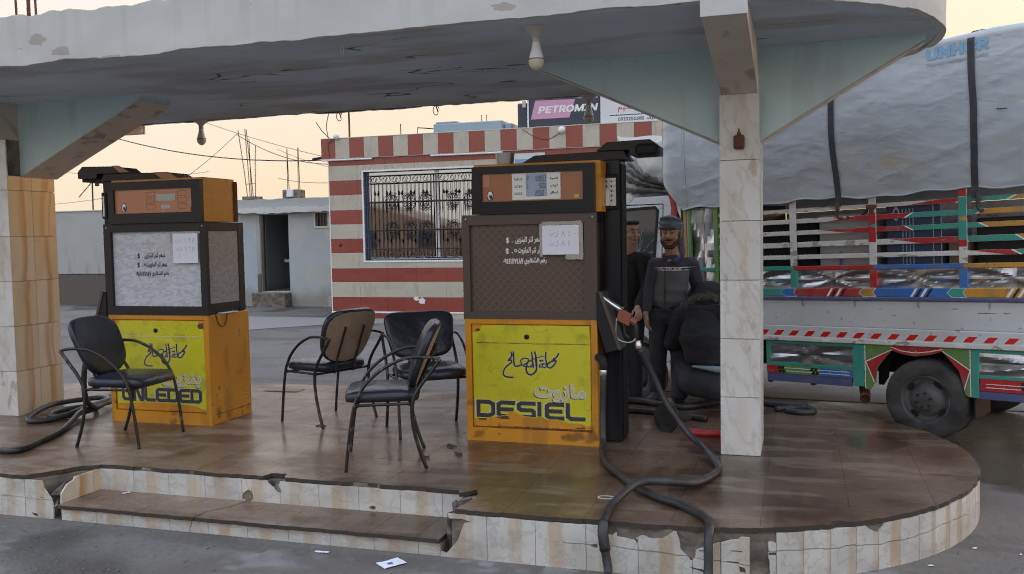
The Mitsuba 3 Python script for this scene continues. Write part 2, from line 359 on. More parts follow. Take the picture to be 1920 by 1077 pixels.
# ---- pumps
def orange(p, n, uv):
    k = fbm(p.x*5, p.y*5, p.z*5, 3)
    c = mix((.62, .27, .016), (.53, .22, .014), k)
    rust = smoothstep(.60, .72, fbm(p.x*7+2, p.z*9, p.y*7, 4))*smoothstep(.85, .3, p.z)
    ch = smoothstep(.80, .83, noise(p.x*31, p.z*33, p.y*29))*smoothstep(.45, .65, noise(p.x*4, p.z*4, p.y*4))
    c = mix(c, (.12, .045, .018), dr.clip(.75*rust+.7*ch, 0, 1))
    grime = smoothstep(.5, .8, fbm(p.x*9, p.z*2.5, p.y*9, 3))
    return mix(c, (.20, .10, .02), .4*grime)
made('m_orange', orange, .38, lambda p, n, uv: .002*fbm(p.x*20, p.y*20, p.z*20, 2))
def sticker(p, n, uv):
    k = fbm(p.x*4, p.z*4, p.y, 3)
    c = mix((.60, .55, .018), (.52, .49, .020), k)
    d1 = dr.abs(fbm(p.x*5+9, p.z*3.2, p.y, 4)-.5); d2 = dr.abs(fbm(p.x*2.5+3, p.z*6, p.y*2, 4)-.5)
    w = smoothstep(.45, .6, noise(p.x*5, p.z*5, 2+p.y))
    cr = dr.maximum(smoothstep(.007, .001, d1), smoothstep(.006, .001, d2))*w
    c = mix(c, (.20, .19, .012), .35*cr)
    gr = smoothstep(.55, .8, fbm(p.x*8, p.z*8, p.y*3, 4))
    return mix(c, (.25, .26, .03), .45*gr)
made('m_sticker', sticker, .35, lambda p, n, uv: .003*fbm(p.x*9, p.z*9, p.y*9, 3))
def lattice(p, n, uv):
    s = .062; X = p.x/s+p.y/s; Z = p.z/s
    def ring(ax, az):
        x = X+ax-dr.floor(X+ax)-.5; z = Z+az-dr.floor(Z+az)-.5
        return smoothstep(.07, .02, dr.abs(dr.sqrt(x*x+z*z)-.40))
    k = dr.maximum(ring(0, 0), ring(.5, .5))
    c = mix((.078, .050, .037), (.125, .085, .064), .75*k)
    fade = smoothstep(.4, .7, fbm(p.x*3, p.z*3, 1))
    return mix(c, (.135, .10, .078), .5*fade*smoothstep(1.5, 1.9, p.z))
made('m_lattice', lattice, .42)
def mosaic(p, n, uv):
    a = p.x+p.y*1.0
    row = dr.floor(p.z/.015); X = a/.036+cell_rand(row, 5)*2
    ci = dr.floor(X); r = cell_rand(ci, row); fx = X-ci; fz = p.z/.015-row
    j = smoothstep(.10, .0, dr.minimum(fx, 1-fx))+smoothstep(.16, .0, dr.minimum(fz, 1-fz))
    c = mix((.40, .42, .46), (.58, .60, .64), r)
    fade = smoothstep(.35, .7, fbm(p.x*3, p.z*3, 1))*smoothstep(1.55, 1.9, p.z)
    c = mix(c, (.52, .49, .44), .6*fade)
    return mix(c, (.62, .64, .68), .3*dr.clip(j, 0, 1))
made('m_mosaic', mosaic, .3)
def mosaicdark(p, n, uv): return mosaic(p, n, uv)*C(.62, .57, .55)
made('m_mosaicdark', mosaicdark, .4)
def painted(col):
    def f(p, n, uv):
        k = fbm(p.x*5+p.y*3, p.z*7, p.y*4, 4); d = smoothstep(.48, .75, fbm(p.x*11, p.z*4, p.y*11, 4)); ch = smoothstep(.70, .74, fbm(p.x*24+3, p.z*30, p.y*24, 3))
        c = mix(C(*col)*.80, C(*col)*1.12, k); c = mix(c, (.16, .145, .125), .45*d)
        return mix(c, (.20, .17, .14), .8*ch)
    return f
plain('m_brownmetal', (.080, .060, .050), .38, .2)
plain('m_darkframe', (.028, .024, .023), .4, .1, .3)
plain('m_black', (.018, .018, .020), .35)
plain('m_blackgloss', (.012, .013, .017), .22, spec=.25)
plain('m_blackmatt', (.018, .018, .020), .6, spec=.25)
plain('m_copper', (.36, .135, .055), .22)
plain('m_copper_faded', (.50, .21, .11), .2)
plain('m_lcd', (.33, .39, .54), .25)
plain('m_lcd_dim', (.40, .42, .38), .25)
plain('m_lcdframe', (.76, .77, .73), .4)
plain('m_ink', (.012, .013, .02), .5)
plain('m_inkblue', (.03, .035, .06), .5)
plain('m_inkfaint', (.42, .44, .52), .7)
plain('m_white', (.74, .74, .73), .5)
plain('m_greywhite', (.52, .50, .45), .5)
plain('m_paper', (.74, .76, .83), .7)
plain('m_tape', (.36, .34, .31), .25)
plain('m_chrome', (.72, .72, .74), .18, 1.0)
plain('m_steel', (.42, .42, .43), .35, 1.0)
plain('m_rust', (.11, .045, .026), .8)
plain('m_handle', (.24, .070, .038), .4)
made('m_redpaint', painted((.42, .022, .026)), .38)
plain('m_redglow', (.58, .018, .012), .3)
made('m_teal', painted((.045, .30, .235)), .4)
made('m_truckblue', painted((.035, .15, .44)), .4)
made('m_truckorange', painted((.55, .26, .035)), .4)
made('m_truckgreen', painted((.13, .26, .07)), .45)
made('m_purple', painted((.085, .095, .22)), .4)
plain('m_foil', (.56, .57, .59), .30, 1.0)
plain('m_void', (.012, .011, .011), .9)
plain('m_yellowpaper', (.55, .50, .12), .5)

def rubber(p, n, uv):
    k = fbm(p.x*12, p.y*12, p.z*12, 3)
    return mix((.016, .017, .020), (.050, .050, .052), dr.clip(k*1.6-.5, 0, 1))
made('m_rubber', rubber, .42)
def tyre(p, n, uv):
    k = fbm(p.x*8, p.y*8, p.z*8, 4)
    return mix((.022, .022, .024), (.085, .082, .078), dr.clip(k*1.5-.4, 0, 1))
made('m_tyre', tyre, .8, lambda p, n, uv: .006*fbm(p.x*25, p.y*25, p.z*25, 2))
def vinyl(p, n, uv):
    k = fbm(p.x*7, p.y*7, p.z*7, 4)
    return mix((.012, .014, .022), (.026, .030, .044), k)
made('m_vinyl', vinyl, .30, lambda p, n, uv: .005*fbm(p.x*16, p.y*16, p.z*16, 3))
def tan(p, n, uv):
    k = fbm(p.x*9, p.y*9, p.z*9, 4)
    return mix((.22, .16, .105), (.34, .26, .18), k)
made('m_tan', tan, .9, lambda p, n, uv: .006*fbm(p.x*20, p.y*20, p.z*12, 3))
def chairmetal(p, n, uv):
    k = smoothstep(.62, .72, fbm(p.x*30, p.y*30, p.z*18, 3))
    return mix((.016, .015, .016), (.12, .10, .09), .7*k)
made('m_chairmetal', chairmetal, .3)

# ---- truck and tarpaulin
def tarp_c(p, n, uv):
    k = fbm(p.x*1.4+p.y, p.z*1.7, p.y*.6, 4); f = fbm(p.x*9, p.z*11, p.y*9, 3)
    c = mix((.335, .365, .39), (.44, .465, .48), dr.clip(k+.5*(f-.5), 0, 1))
    dx = p.x-.72; dz = p.z-2.36
    sp = smoothstep(.16, .0, dr.sqrt(dx*dx+dz*dz*2.2)+.12*(fbm(p.x*14, p.z*14, 1, 3)-.5))
    c = mix(c, (.42, .34, .20), .6*sp)
    st = smoothstep(.62, .76, fbm(p.x*2.5+8, p.z*2.5+1, p.y*2, 4))
    return mix(c, (.40, .38, .32), .35*st)
def tarp_b(p, n, uv):
    w = fbm(p.x*3+p.y*2, p.z*4+p.x, 2, 2)
    r1 = 1-dr.abs(2*fbm(p.x*5.5+p.y*3+w*2, p.z*9+p.x*2.5, 4, 3)-1); r2 = 1-dr.abs(2*fbm(p.x*11+p.y*8, p.z*19-p.x*5+w*4, 8, 3)-1)
    r0 = 1-dr.abs(2*fbm(p.x*1.6+p.y+w*1.2, p.z*3.2-p.x*1.1, 14, 2)-1)
    return .008*r0*r0*r0+.0038*r1*r1+.0012*r2*r2
made('m_tarp', tarp_c, .42, tarp_b, spec=.4)
def truckwhite(p, n, uv):
    k = fbm(p.x*2, p.z*3, p.y*2, 4)
    c = mix((.60, .62, .63), (.50, .52, .53), k)
    d = smoothstep(.55, .75, fbm(p.x*6+p.y*6, p.z*1.6, 3, 4))
    c = mix(c, (.40, .38, .35), .25*d)
    ch = smoothstep(.93, .95, noise(p.x*37+p.y*20, p.z*40, 2))
    return mix(c, (.14, .11, .09), .5*ch)
made('m_truckwhite', truckwhite, .35)
def slatwhite(p, n, uv):
    k = fbm(p.x*4, p.z*14, p.y*4, 4)
    c = mix((.66, .66, .64), (.50, .49, .45), k)
    return mix(c, (.22, .16, .11), .7*smoothstep(.66, .72, fbm(p.x*16+p.y*9, p.z*22, 3, 3)))
made('m_slat', slatwhite, .55)
# ---- buildings
def redtile(p, n, uv):
    k = fbm(p.x*3, p.z*4, p.y, 3); r = cell_rand(dr.floor(p.x/.69), dr.floor(p.z/.325))
    c = mix((.22, .040, .027), (.28, .062, .042), dr.clip(.5*k+.5*r, 0, 1))
    up = smoothstep(1.2, 3.2, p.z)
    return mix(c, (.27, .078, .055), .4*up)
made('m_redtile', redtile, .3)
def creamtile(p, n, uv):
    k = fbm(p.x*3, p.z*4, p.y, 4); r = cell_rand(dr.floor(p.x/.69), dr.floor(p.z/.325), 4)
    c = mix((.50, .46, .38), (.42, .38, .31), dr.clip(.6*k+.4*r, 0, 1))
    return mix(c, (.30, .26, .20), .3*smoothstep(.55, .8, fbm(p.x*8, p.z*3, 2, 3)))
made('m_creamtile', creamtile, .35)
def plaster(p, n, uv):
    k = fbm(p.x*1.3, p.z*1.6, p.y, 4); f = fbm(p.x*8, p.z*8, 3, 4)
    c = mix((.47, .49, .48), (.39, .42, .42), dr.clip(k+.4*(f-.5), 0, 1))
    dg = smoothstep(.48, .56, noise((p.x+p.z*.75)*1.3+2, 4))
    c = mix(c, (.33, .42, .48), .6*dg)
    low = smoothstep(.62, .15, p.z+.35*(fbm(p.x*4, p.z*4, 1)-.5))
    c = mix(c, (.27, .245, .20), .8*low)
    pl = smoothstep(.60, .63, fbm(p.x*2.2+4, p.z*2.2, 6, 5))
    return mix(c, (.50, .47, .42), .5*pl)
made('m_plaster', plaster, .9, lambda p, n, uv: .012*fbm(p.x*6, p.z*6, p.y*6, 4))
def wallgrey(p, n, uv):
    k = fbm(p.x*1.2, p.z*1.4, p.y, 5); st = smoothstep(.45, .8, fbm(p.x*7, p.z*1.2, 2, 3))
    c = mix((.42, .43, .42), (.33, .34, .33), k)
    c = mix(c, (.25, .23, .20), .5*st*smoothstep(2.2, 1.0, p.z))
    return mix(c, (.115, .10, .085), smoothstep(.90, .86, p.z+.03*(fbm(p.x*3, p.z, 1)-.5)))
made('m_wallgrey', wallgrey, .9, lambda p, n, uv: .012*fbm(p.x*5, p.z*5, p.y*5, 4))
def tankblue(p, n, uv):
    k = fbm(p.x*3, p.z*5, p.y*3, 4)
    return mix((.22, .30, .37), (.29, .36, .41), k)
made('m_tank', tankblue, .5)
plain('m_mirrorglass', (.44, .46, .47), .03, 1.0)
plain('m_navy', (.035, .042, .062), .45)
plain('m_pink', (.55, .30, .43), .5)
plain('m_signwhite', (.60, .62, .64), .5)
plain('m_signred', (.38, .05, .05), .5)
plain('m_tubewhite', (.72, .72, .70), .35)
plain('m_bulbglass', (.56, .54, .42), .22)
plain('m_frameblue', (.10, .13, .20), .4)
plain('m_iron', (.014, .014, .016), .5)
plain('m_wire', (.05, .045, .045), .7)
plain('m_brownroof', (.30, .215, .165), .8)
plain('m_carton', (.28, .20, .13), .85)
plain('m_fridgeblue', (.045, .065, .12), .45)
plain('m_fridgegrey', (.34, .345, .34), .45)
plain('m_unhcr', (.19, .36, .52), .6)
plain('m_unhcrgrey', (.30, .35, .40), .6)
plain('m_strap', (.035, .036, .042), .7)
plain('m_canvas', (.42, .40, .34), .85)
# ---- people
plain('m_skin', (.36, .20, .125), .55)
plain('m_skinlight', (.42, .27, .19), .55)
plain('m_beard', (.050, .036, .028), .85)
plain('m_hair', (.016, .013, .012), .7)
plain('m_lip', (.20, .085, .065), .5)
plain('m_eye', (.50, .47, .44), .3)
def cloth(a, b, s=60):
    def f(p, n, uv): return mix(a, b, dr.clip(fbm(p.x*9, p.y*9, p.z*9, 3)*.7+.3*noise(p.x*s*3, p.y*s*3, p.z*s*3), 0, 1))
    return f
def foldb(p, n, uv): return .018*fbm(p.x*10, p.y*10, p.z*16+p.x*8, 3)
made('m_navycloth', cloth((.034, .030, .050), (.066, .060, .088)), .9, foldb)
made('m_greycloth', cloth((.085, .090, .098), (.145, .150, .160)), .95, foldb)
made('m_jeans', cloth((.024, .027, .036), (.052, .059, .074)), .9, foldb)
made('m_blackcloth', cloth((.009, .010, .014), (.020, .021, .028)), .8, foldb)
made('m_headscarf', cloth((.085, .10, .125), (.15, .17, .20)), .95, foldb)
plain('m_shoe', (.10, .095, .09), .7)
plain('m_fur', (.16, .145, .13), .9)
# ------------------------------------------------------------------ ground
g = structure('ground', 'worn grey asphalt forecourt with chalky stains and dark oil patches')
put(g, grid_mesh(np.stack(np.meshgrid(np.linspace(-500, 500, 9), np.linspace(-500, 500, 9), [0.0], indexing='ij'), -1)[:, :, 0, :]), 'm_asphalt')
plain('m_apron', (.17, .16, .15), .9)
k = structure('pavement', 'pale concrete apron at the foot of the striped kiosk')
put(k, ext(jag(sg.Polygon([(-13.2, 16.9), (-10.6, 15.6), (-9.2, 17.2), (-3, 17.2), (-3, 18.3), (-12.4, 18.4)]), .3, .03, 2), .006, (0, 0, .003), (1, 0, 0), (0, 1, 0)), 'm_apron')
k = structure('concrete_strip', 'pale concrete strip across the asphalt beyond the truck')
put(k, ext(jag(sg.Polygon([(-4, 10.6), (6, 9.3), (6, 9.75), (-4, 11.1)]), .2, .03, 3), .005, (0, 0, .003), (1, 0, 0), (0, 1, 0)), 'm_apron')

# ------------------------------------------------------------------ pump island
ZP = .276
isl = structure('pump_island', 'raised concrete pump island with rounded end, brown stone floor and marbled riser tiles')
RC, LCU, VC, RR = -.76, -6.37, 6.53, 1.852
def stadium(r): return unary_union([rect(LCU, RC, VC-r, VC+r), sg.Point(RC, VC).buffer(r, quad_segs=48), sg.Point(LCU, VC).buffer(r, quad_segs=48)])
REC = rect(-4.604, -1.936, 4.0, 5.045)
outline = stadium(RR).difference(REC)
# broken corners of the floor slab
chips = [sg.Polygon([(-4.95, 4.60), (-4.80, 4.80), (-4.70, 4.98), (-4.58, 5.02), (-4.5, 4.6)]),
         sg.Polygon([(-2.0, 4.9), (-1.86, 5.08), (-1.80, 4.92), (-1.86, 4.60), (-2.0, 4.6)]),
         sg.Polygon([(-3.32, 4.9), (-3.30, 5.12), (-3.19, 5.14), (-3.10, 4.9)]),
         blob(.24, 4.93, .10, .05, 9), blob(-4.72, 4.72, .08, .06, 12)]
body = stadium(RR-.014).difference(REC.buffer(.012)).difference(chips[0].buffer(-.02)).difference(chips[1].buffer(-.025)).difference(chips[2].buffer(-.02))
part(isl, 'concrete_core', ext(body, .44, (0, 0, -.2), (1, 0, 0), (0, 1, 0)), 'm_cement')
part(isl, 'rubble', [hullpts(RNG.normal(size=(9, 3))*np.array([.035, .035, .05])+np.array([x, y, z])) for x, y, z in
     ((-4.67, 4.76, .16), (-4.66, 4.80, .08), (-4.69, 4.74, .05), (-1.90, 4.80, .10), (-1.93, 4.86, .05), (-1.88, 4.74, .14), (-3.21, 5.06, .22), (-1.90, 4.90, .19))],
     'm_cement', kind='stuff', label='crumbled cement in the broken corners of the island')
edge_mask = unary_union(chips)
floor_out = jag(outline.difference(edge_mask), .022, .006, 3)
bite = unary_union([blob(x, y, rx, ry, i) for i, (x, y, rx, ry) in enumerate([(-4.2, 5.04, .12, .02), (-3.9, 5.045, .1, .016), (-2.6, 5.045, .14, .02), (-2.25, 5.045, .1, .014), (-1.0, 4.675, .15, .015), (-.6, 4.68, .12, .02), (-5.2, 4.675, .15, .02)])])
floor_out = floor_out.difference(bite)
for iu in range(-19, 6):
    for iv in range(-6, 4):
        c = rect(.255+iu*.455+.0009, .255+(iu+1)*.455-.0009, 7.01+iv*.455+.0009, 7.01+(iv+1)*.455-.0009)
        if c.centroid.x < -8.3: continue
        q = c.intersection(floor_out)
        if q.area < .004: continue
        part(isl, 'floor_tile', ext(q, .024+float(RNG.normal()*.0003), (0, 0, .252), (1, 0, 0), (0, 1, 0)), 'm_terrazzo')
part(isl, 'floor_bed', ext(outline.difference(edge_mask).buffer(-.016), .030, (0, 0, .2405), (1, 0, 0), (0, 1, 0)), 'm_cement')

TILE_ID = [0]
def tile_piece(parent, base, poly, O, S, w, h, mat='m_tile', t=.012, Tt=(0, 0, 1)):
    """one wall tile: poly in (s,t), w x h its full size for the marbling"""
    m = ext(poly, t, O, S, Tt)
    if m is None: return
    TILE_ID[0] += 1; i = TILE_ID[0] % 97
    S = np.asarray(S, float); Tt = np.asarray(Tt, float); d = m.vertices-np.asarray(O, float)
    ds = d@S; uv = np.c_[i+np.clip((ds-ds.min())/w, .01, .99), (d@Tt)/h+i*.37]
    v, f = m.vertices[m.faces].reshape(-1, 3), np.arange(len(m.faces)*3).reshape(-1, 3)
    put(uniq(parent+'__'+base), trimesh.Trimesh(v, f, process=False), mat, False, uv=uv[m.faces].reshape(-1, 2))
def crack(x0, x1, z, seed, amp=.012, w=.003):
    r = np.random.default_rng(seed); xs = np.arange(x0, x1+.02, .02); zz = z+np.cumsum(r.normal(size=len(xs)))*amp*.25
    return sg.LineString(np.c_[xs, zz]).buffer(w/2+.0005)
# front face of the island: tiles right of the steps
fr_chip = unary_union([sg.Polygon([(-1.94, .30), (-1.94, .03), (-1.90, .02), (-1.83, .10), (-1.79, .20), (-1.75, .21), (-1.80, .225), (-1.88, .222), (-1.9, .30)]),
    jag(sg.Polygon([(-1.05, .30), (-1.02, .215), (-.95, .20), (-.93, .225), (-.86, .22), (-.80, .30)]), .02, .006, 1),
    jag(sg.Polygon([(-.94, .30), (-.93, .20), (-.85, .19), (-.78, .215), (-.70, .20), (-.64, .235), (-.6, .30)]), .02, .006, 2),
    jag(sg.Polygon([(-.62, .30), (-.59, .16), (-.54, .09), (-.51, .16), (-.45, .19), (-.40, .21), (-.30, .23), (-.25, .30)]), .02, .006, 3),
    jag(sg.Polygon([(-1.07, .135), (-1.04, .15), (-1.02, .13), (-1.05, .12)]), .02, .003, 4), jag(sg.Polygon([(-.85, .2), (-.82, .17), (-.815, .19), (-.84, .21)]), .02, .002, 5),
    jag(sg.Polygon([(-.55, .07), (-.44, .05), (-.45, .035), (-.52, .055)]), .02, .003, 6), rect(-.5, -.46, .155, .163), rect(-.36, -.3, .11, .118), rect(-.34, -.28, .17, .176), jag(rect(-.30, -.26, .06, .09), .02, .004, 8),
    crack(-1.22, -.25, .145, 5, .010)])
for x0 in (-1.936, -1.656, -1.377, -1.095, -.815, -.533):
    x1 = {-1.936: -1.656, -1.656: -1.377, -1.377: -1.095, -1.095: -.815, -.815: -.533, -.533: -.39}[x0]
    tile_piece(isl, 'riser_tile', rect(x0+.0015, x1-.0015, .0, .2475).difference(fr_chip).buffer(0), (0, 4.690, 0), (1, 0, 0), .28, .24)
tile_piece(isl, 'riser_tile', rect(-.387, -.247, 0, .2475).difference(fr_chip), (0, 4.690, 0), (1, 0, 0), .28, .24)
# rounded end: narrow flat tiles
R0 = RR-.010
sj = [.515, .655, .80, .95, 1.10, 1.244, 1.394, 1.546, 1.69, 1.85, 2.01, 2.16, 2.31, 2.46, 2.61, 2.76]
sj = [.515-.145*k for k in range(1, 1)]+sj
cr_s = crack(.0, 2.9, .13, 21, .016)
ang = lambda s: math.radians(-90)+s/RR
for a, b in zip(sj[:-1], sj[1:]):
    A = np.array([RC+R0*math.cos(ang(a)), VC+R0*math.sin(ang(a)), 0]); B = np.array([RC+R0*math.cos(ang(b)), VC+R0*math.sin(ang(b)), 0])
    L = np.linalg.norm(B-A); S = (B-A)/L
    hole = []
    if a < .64: hole = [jag(rect(-.02, .10, .0, .20), .02, .008, 5), blob(.02, .19, .07, .05, 3), jag(rect(.0, .2, .20, .3), .02, .005, 6), rect(.1, .2, .13, .145)]
    if 1.09 < a < 1.26: hole = [jag(sg.Polygon([(.05, .3), (.08, .225), (.12, .20), (.17, .195), (.2, .3)]) if a < 1.2 else sg.Polygon([(-.02, .3), (-.02, .195), (.03, .225), (.05, .3)]), .02, .005, 8)]
    p = rect(.001, L-.001, 0, .2475).difference(unary_union(hole+[sa.translate(cr_s, -a, 0)]))
    tile_piece(isl, 'riser_tile', p, A, S, .28, .24)
# left block, with its broken corner
lf = unary_union([sg.Polygon([(-4.76, .3), (-4.73, .2), (-4.67, .13), (-4.655, .06), (-4.66, .0), (-4.5, 0), (-4.5, .3)]), crack(-5.5, -4.6, .125, 9, .006, .002), jag(rect(-4.83, -4.79, .012, .03), .015, .004, 3), jag(rect(-4.76, -4.735, .135, .142), .02, .002, 3)])
for k in range(6):
    x1 = -4.604-k*.281; tile_piece(isl, 'riser_tile', rect(x1-.28+.0015, x1-.0015, 0, .2475).difference(lf), (0, 4.690, 0), (1, 0, 0), .28, .24)
# recess: left cheek, back riser
ck = rect(0, .355, .10, .2475).difference(sg.Polygon([(-.1, .3), (-.1, .08), (.004, .10), (.012, .17), (.06, .215), (.12, .23), (.16, .3)]))
tile_piece(isl, 'riser_tile', ck.intersection(rect(0, .29, 0, 1)), (-4.614, 4.69, 0), (0, 1, 0), .28, .24, 'm_coltile_warm')
tile_piece(isl, 'riser_tile', ck.intersection(rect(.293, .4, 0, 1)), (-4.614, 4.69, 0), (0, 1, 0), .28, .24, 'm_coltile_warm')
rch = unary_union([jag(sg.Polygon([(-3.30, .3), (-3.28, .235), (-3.235, .205), (-3.19, .235), (-3.17, .3)]), .015, .004, 2), jag(sg.Point(-3.43, .135).buffer(.042), .012, .004, 4), jag(blob(-2.535, .125, .022, .015, 7), .01, .003, 5), rect(-3.4, -3.396, .16, .19)])
jx = [-4.604, -4.322, -4.038, -3.754, -3.47, -3.187, -2.907, -2.627, -2.345, -2.065, -1.93]
for a, b in zip(jx[:-1], jx[1:]):
    tile_piece(isl, 'riser_tile', rect(a+.0015, b-.0015, .103, .248).difference(rch), (0, 5.055, 0), (1, 0, 0), .28, .24)
# step
stp = jag(rect(-4.604, -1.925, 4.655, 5.045), .04, .004, 8)
cut = [sg.LineString([(-3.43, 5.06), (-3.47, 4.9), (-3.55, 4.78), (-3.56, 4.6)]).buffer(.004)]+[sg.LineString([(x, 4.6), (x+.01, 5.1)]).buffer(.0012) for x in (-4.28, -3.98, -3.26, -2.97, -2.675, -2.375, -2.08)]
for q in geoms(stp.difference(unary_union(cut))): part(isl, 'step_slab', ext(q, .024, (0, 0, .080), (1, 0, 0), (0, 1, 0)), 'm_terrazzo')
part(isl, 'step_core', ext(rect(-4.61, -1.93, 4.695, 5.05), .27, (0, 0, -.2), (1, 0, 0), (0, 1, 0)), 'm_cement')
jx = [-4.604, -4.592, -4.313, -4.03, -3.752, -3.472, -3.193, -2.909, -2.628, -2.348, -2.07, -1.936]
scr = sg.LineString([(-3.60, -.01), (-3.605, .03), (-3.59, .05), (-3.595, .1)]).buffer(.0025)
for a, b in zip(jx[1:-1], jx[2:]):
    tile_piece(isl, 'step_tile', rect(a+.0015, b-.0015, 0, .078).difference(scr), (0, 4.692, 0), (1, 0, 0), .28, .1)

# ------------------------------------------------------------------ canopy
can = thing('concrete_canopy', 'long whitewashed concrete canopy with grey peeling underside carried by two tiled columns', 'canopy')
ZC, ZT = 3.03, 3.36
CU0, CU1, CV, CR = -6.47, -.65, 6.565, 1.535
def cstad(r): return unary_union([rect(CU0, CU1, CV-r, CV+r), sg.Point(CU1, CV).buffer(r, quad_segs=40), sg.Point(CU0, CV).buffer(r, quad_segs=40)])
part(can, 'soffit', ext(cstad(CR-.05), .3, (0, 0, ZC+.003), (1, 0, 0), (0, 1, 0)), 'm_soffit')
# fascia as a ring with uneven top and bottom edges
ring = cstad(CR).exterior; n = int(ring.length/.035); P, Q = [], []
inner = cstad(CR-.05).exterior
pts = np.array([ring.interpolate(i/n, normalized=True).coords[0] for i in range(n)])
cen = np.c_[np.clip(pts[:, 0], CU0, CU1), np.full(n, CV)]; dirs = (pts-cen)/np.linalg.norm(pts-cen, axis=1, keepdims=True)
nz = lambda f, s: meshkit.fbm(np.c_[pts*f, np.zeros(n)], 4, seed=s)-.5
zb = ZC+.030*nz(3, 1)+.018*nz(14, 5); zt = ZT+.05*nz(2.5, 2)+.05*nz(12, 6)
off = .012*nz(2, 3)
lev = []
for t in np.linspace(0, 1, 7):
    z = zb*(1-t)+zt*t; o = off+.006*(meshkit.fbm(np.c_[pts*4, np.full(n, t*3)], 3, seed=8)-.5)
    lev.append(np.c_[pts+dirs*o[:, None], z])
inn_b = np.c_[pts-dirs*.055, zb]; inn_t = np.c_[pts-dirs*.3, zt-.02]
rows = [inn_b]+lev+[inn_t]; Pm = np.stack(rows, 1); Pm = np.concatenate([Pm, Pm[:1]], 0)
part(can, 'fascia', grid_mesh(Pm), 'm_fascia', 35)
CF = 6.30
def column(u0, first):
    col = uniq(can+'__column'); u1 = u0+.262
    put(col, bx(u0+.012, u1-.012, CF+.012, CF+.53-.012, -.1, 2.72), 'm_cement')
    zs = [.276, .674, 1.072, 1.470, 1.868, 2.274, 2.712]
    for a, b in zip(zs[:-1], zs[1:]):
        h = min(.398, b-a)
        tile_piece(col, 'tile', rect(0.002, .260, a+.0022, b-.0022), (u0, CF+.012, 0), (1, 0, 0), .262, .4, 'm_coltile')
        if b > 2.6: b = 2.40
        for k, (v0, v1) in enumerate(((0, .263), (.263, .53))):
            zz = (a, b)
            tile_piece(col, 'tile', rect(v0+.002, v1-.002, zz[0]+.0022, zz[1]-.0022), (u1-.012, CF, 0), (0, 1, 0), .262, .4, 'm_coltile' if first else 'm_coltile_warm')
            tile_piece(col, 'tile', rect(v0+.002, v1-.002, zz[0]+.0022, zz[1]-.0022), (u0+.012, CF+.53, 0), (0, -1, 0), .262, .4, 'm_coltile')
    return col
def wedge(pts_uz, v0, v1): return ext(sg.Polygon(pts_uz), v1-v0, (0, v1, 0), (1, 0, 0), (0, 0, 1))
def beam(u0, u1, c0, first):
    """cross beam under the slab, front and rear brackets rising away from the column"""
    prof = sg.Polygon([(5.045, ZC+.02), (5.045, 2.945), (CF, 2.712), (CF+.53, 2.712), (8.085, 2.945), (8.085, ZC+.02)])
    m = ext(prof, u1-u0, (u0, 0, 0), (0, 1, 0), (0, 0, 1)); return m
for u0, hv0, hv1 in ((-.520, 6.42, 6.60), (-6.868, 6.46, 6.86)):
    col = column(u0, u0 > -3)
    b0, b1 = u0+.012, u0+.250
    part(can, 'beam', beam(b0, b1, u0, True), 'm_rawcement', label='bare cement cross beam sloping up to the canopy edges')
    part(can, 'beam_end', bx(b0-.004, b1+.004, 5.020, 5.043, 2.945, ZC+.06), 'm_fascia'); part(can, 'beam_end', bx(b0-.004, b1+.004, 8.088, 8.11, 2.935, ZC+.06), 'm_fascia')
    for s in (1, -1):
        e = u0+.262 if s > 0 else u0
        LN = 1.02 if (s > 0 and u0 > -3) else 1.30; tip = e+s*LN
        pts = [(e-s*.03, 2.40), (e, 2.40)]+[(e+s*LN*t, 2.40+.60*(t**.97)) for t in np.linspace(.08, 1, 8)]+[(tip, ZC+.02), (e-s*.03, ZC+.02)]
        m = wedge(pts, hv0, hv1)
        part(can, 'haunch', m, 'm_bluepaint', label='pale blue painted concrete haunch')
        low = [(e+s*LN*t, 2.40+.60*(t**.97)-.004) for t in np.linspace(.0, 1, 9)]
        strip = sg.Polygon(low+[(x, z-.004) for x, z in low[::-1]])
        part(can, 'haunch_underside', wedge(list(strip.exterior.coords)[:-1], hv0-.002, hv1+.002), 'm_rawcement')
# rusty bars standing out of the roof
for i, (u, z1, dx) in enumerate(((-5.42, 4.4, -.03), (-5.325, 4.35, .02), (-5.305, 4.4, -.01), (-5.245, 4.3, -.02))):
    part(can, 'steel_bar', tube([(u, 5.33, 3.2), (u+dx*.4, 5.33, 3.7), (u+dx, 5.34, z1)], .0085, 6), 'm_rust', True)
# lamps
def lamp(u, v, label, k=1.0):
    t = thing('ceiling_lamp', label, 'lamp', 'white bulbs under the canopy')
    part(t, 'base', lathe([(0, 0), (.075, 0), (.072, -.016), (.036, -.040), (.024, -.058), (.019, -.06), (0, -.06)], 24, (u, v, ZC+.004)), 'm_greywhite', 40)
    part(t, 'socket', lathe([(0, -.058), (.023, -.058), (.024, -.088), (0, -.088)], 20, (u, v, ZC)), 'm_greywhite', 40)
    part(t, 'body', lathe([(.0, -.088), (.021, -.088), (.024, -.10), (.030, -.13), (.040, -.165), (.046, -.185), (0, -.185)], 24, (u, v, ZC)), 'm_white', 40)
    part(t, 'ring', lathe([(.046, -.1845), (.0475, -.187), (.0475, -.190), (.046, -.192)], 24, (u, v, ZC)), 'm_brownmetal', 40)
    part(t, 'bulb', lathe([(.0455, -.184)]+[(.047*math.cos(a), -.192-.060*math.sin(a)) for a in np.linspace(0, math.pi/2-.01, 9)], 24, (u, v, ZC)), 'm_bulbglass', True)
lamp(-1.50, 5.29, 'large white bulb near the front edge of the canopy')
lamp(-1.80, 8.03, 'white bulb at the rear canopy edge in front of the dark sign')
lamp(-5.86, 8.03, 'white bulb at the rear canopy edge above the left pump')
t = thing('wire_ring', 'thin white wire ring hanging from the canopy underside', 'wire')
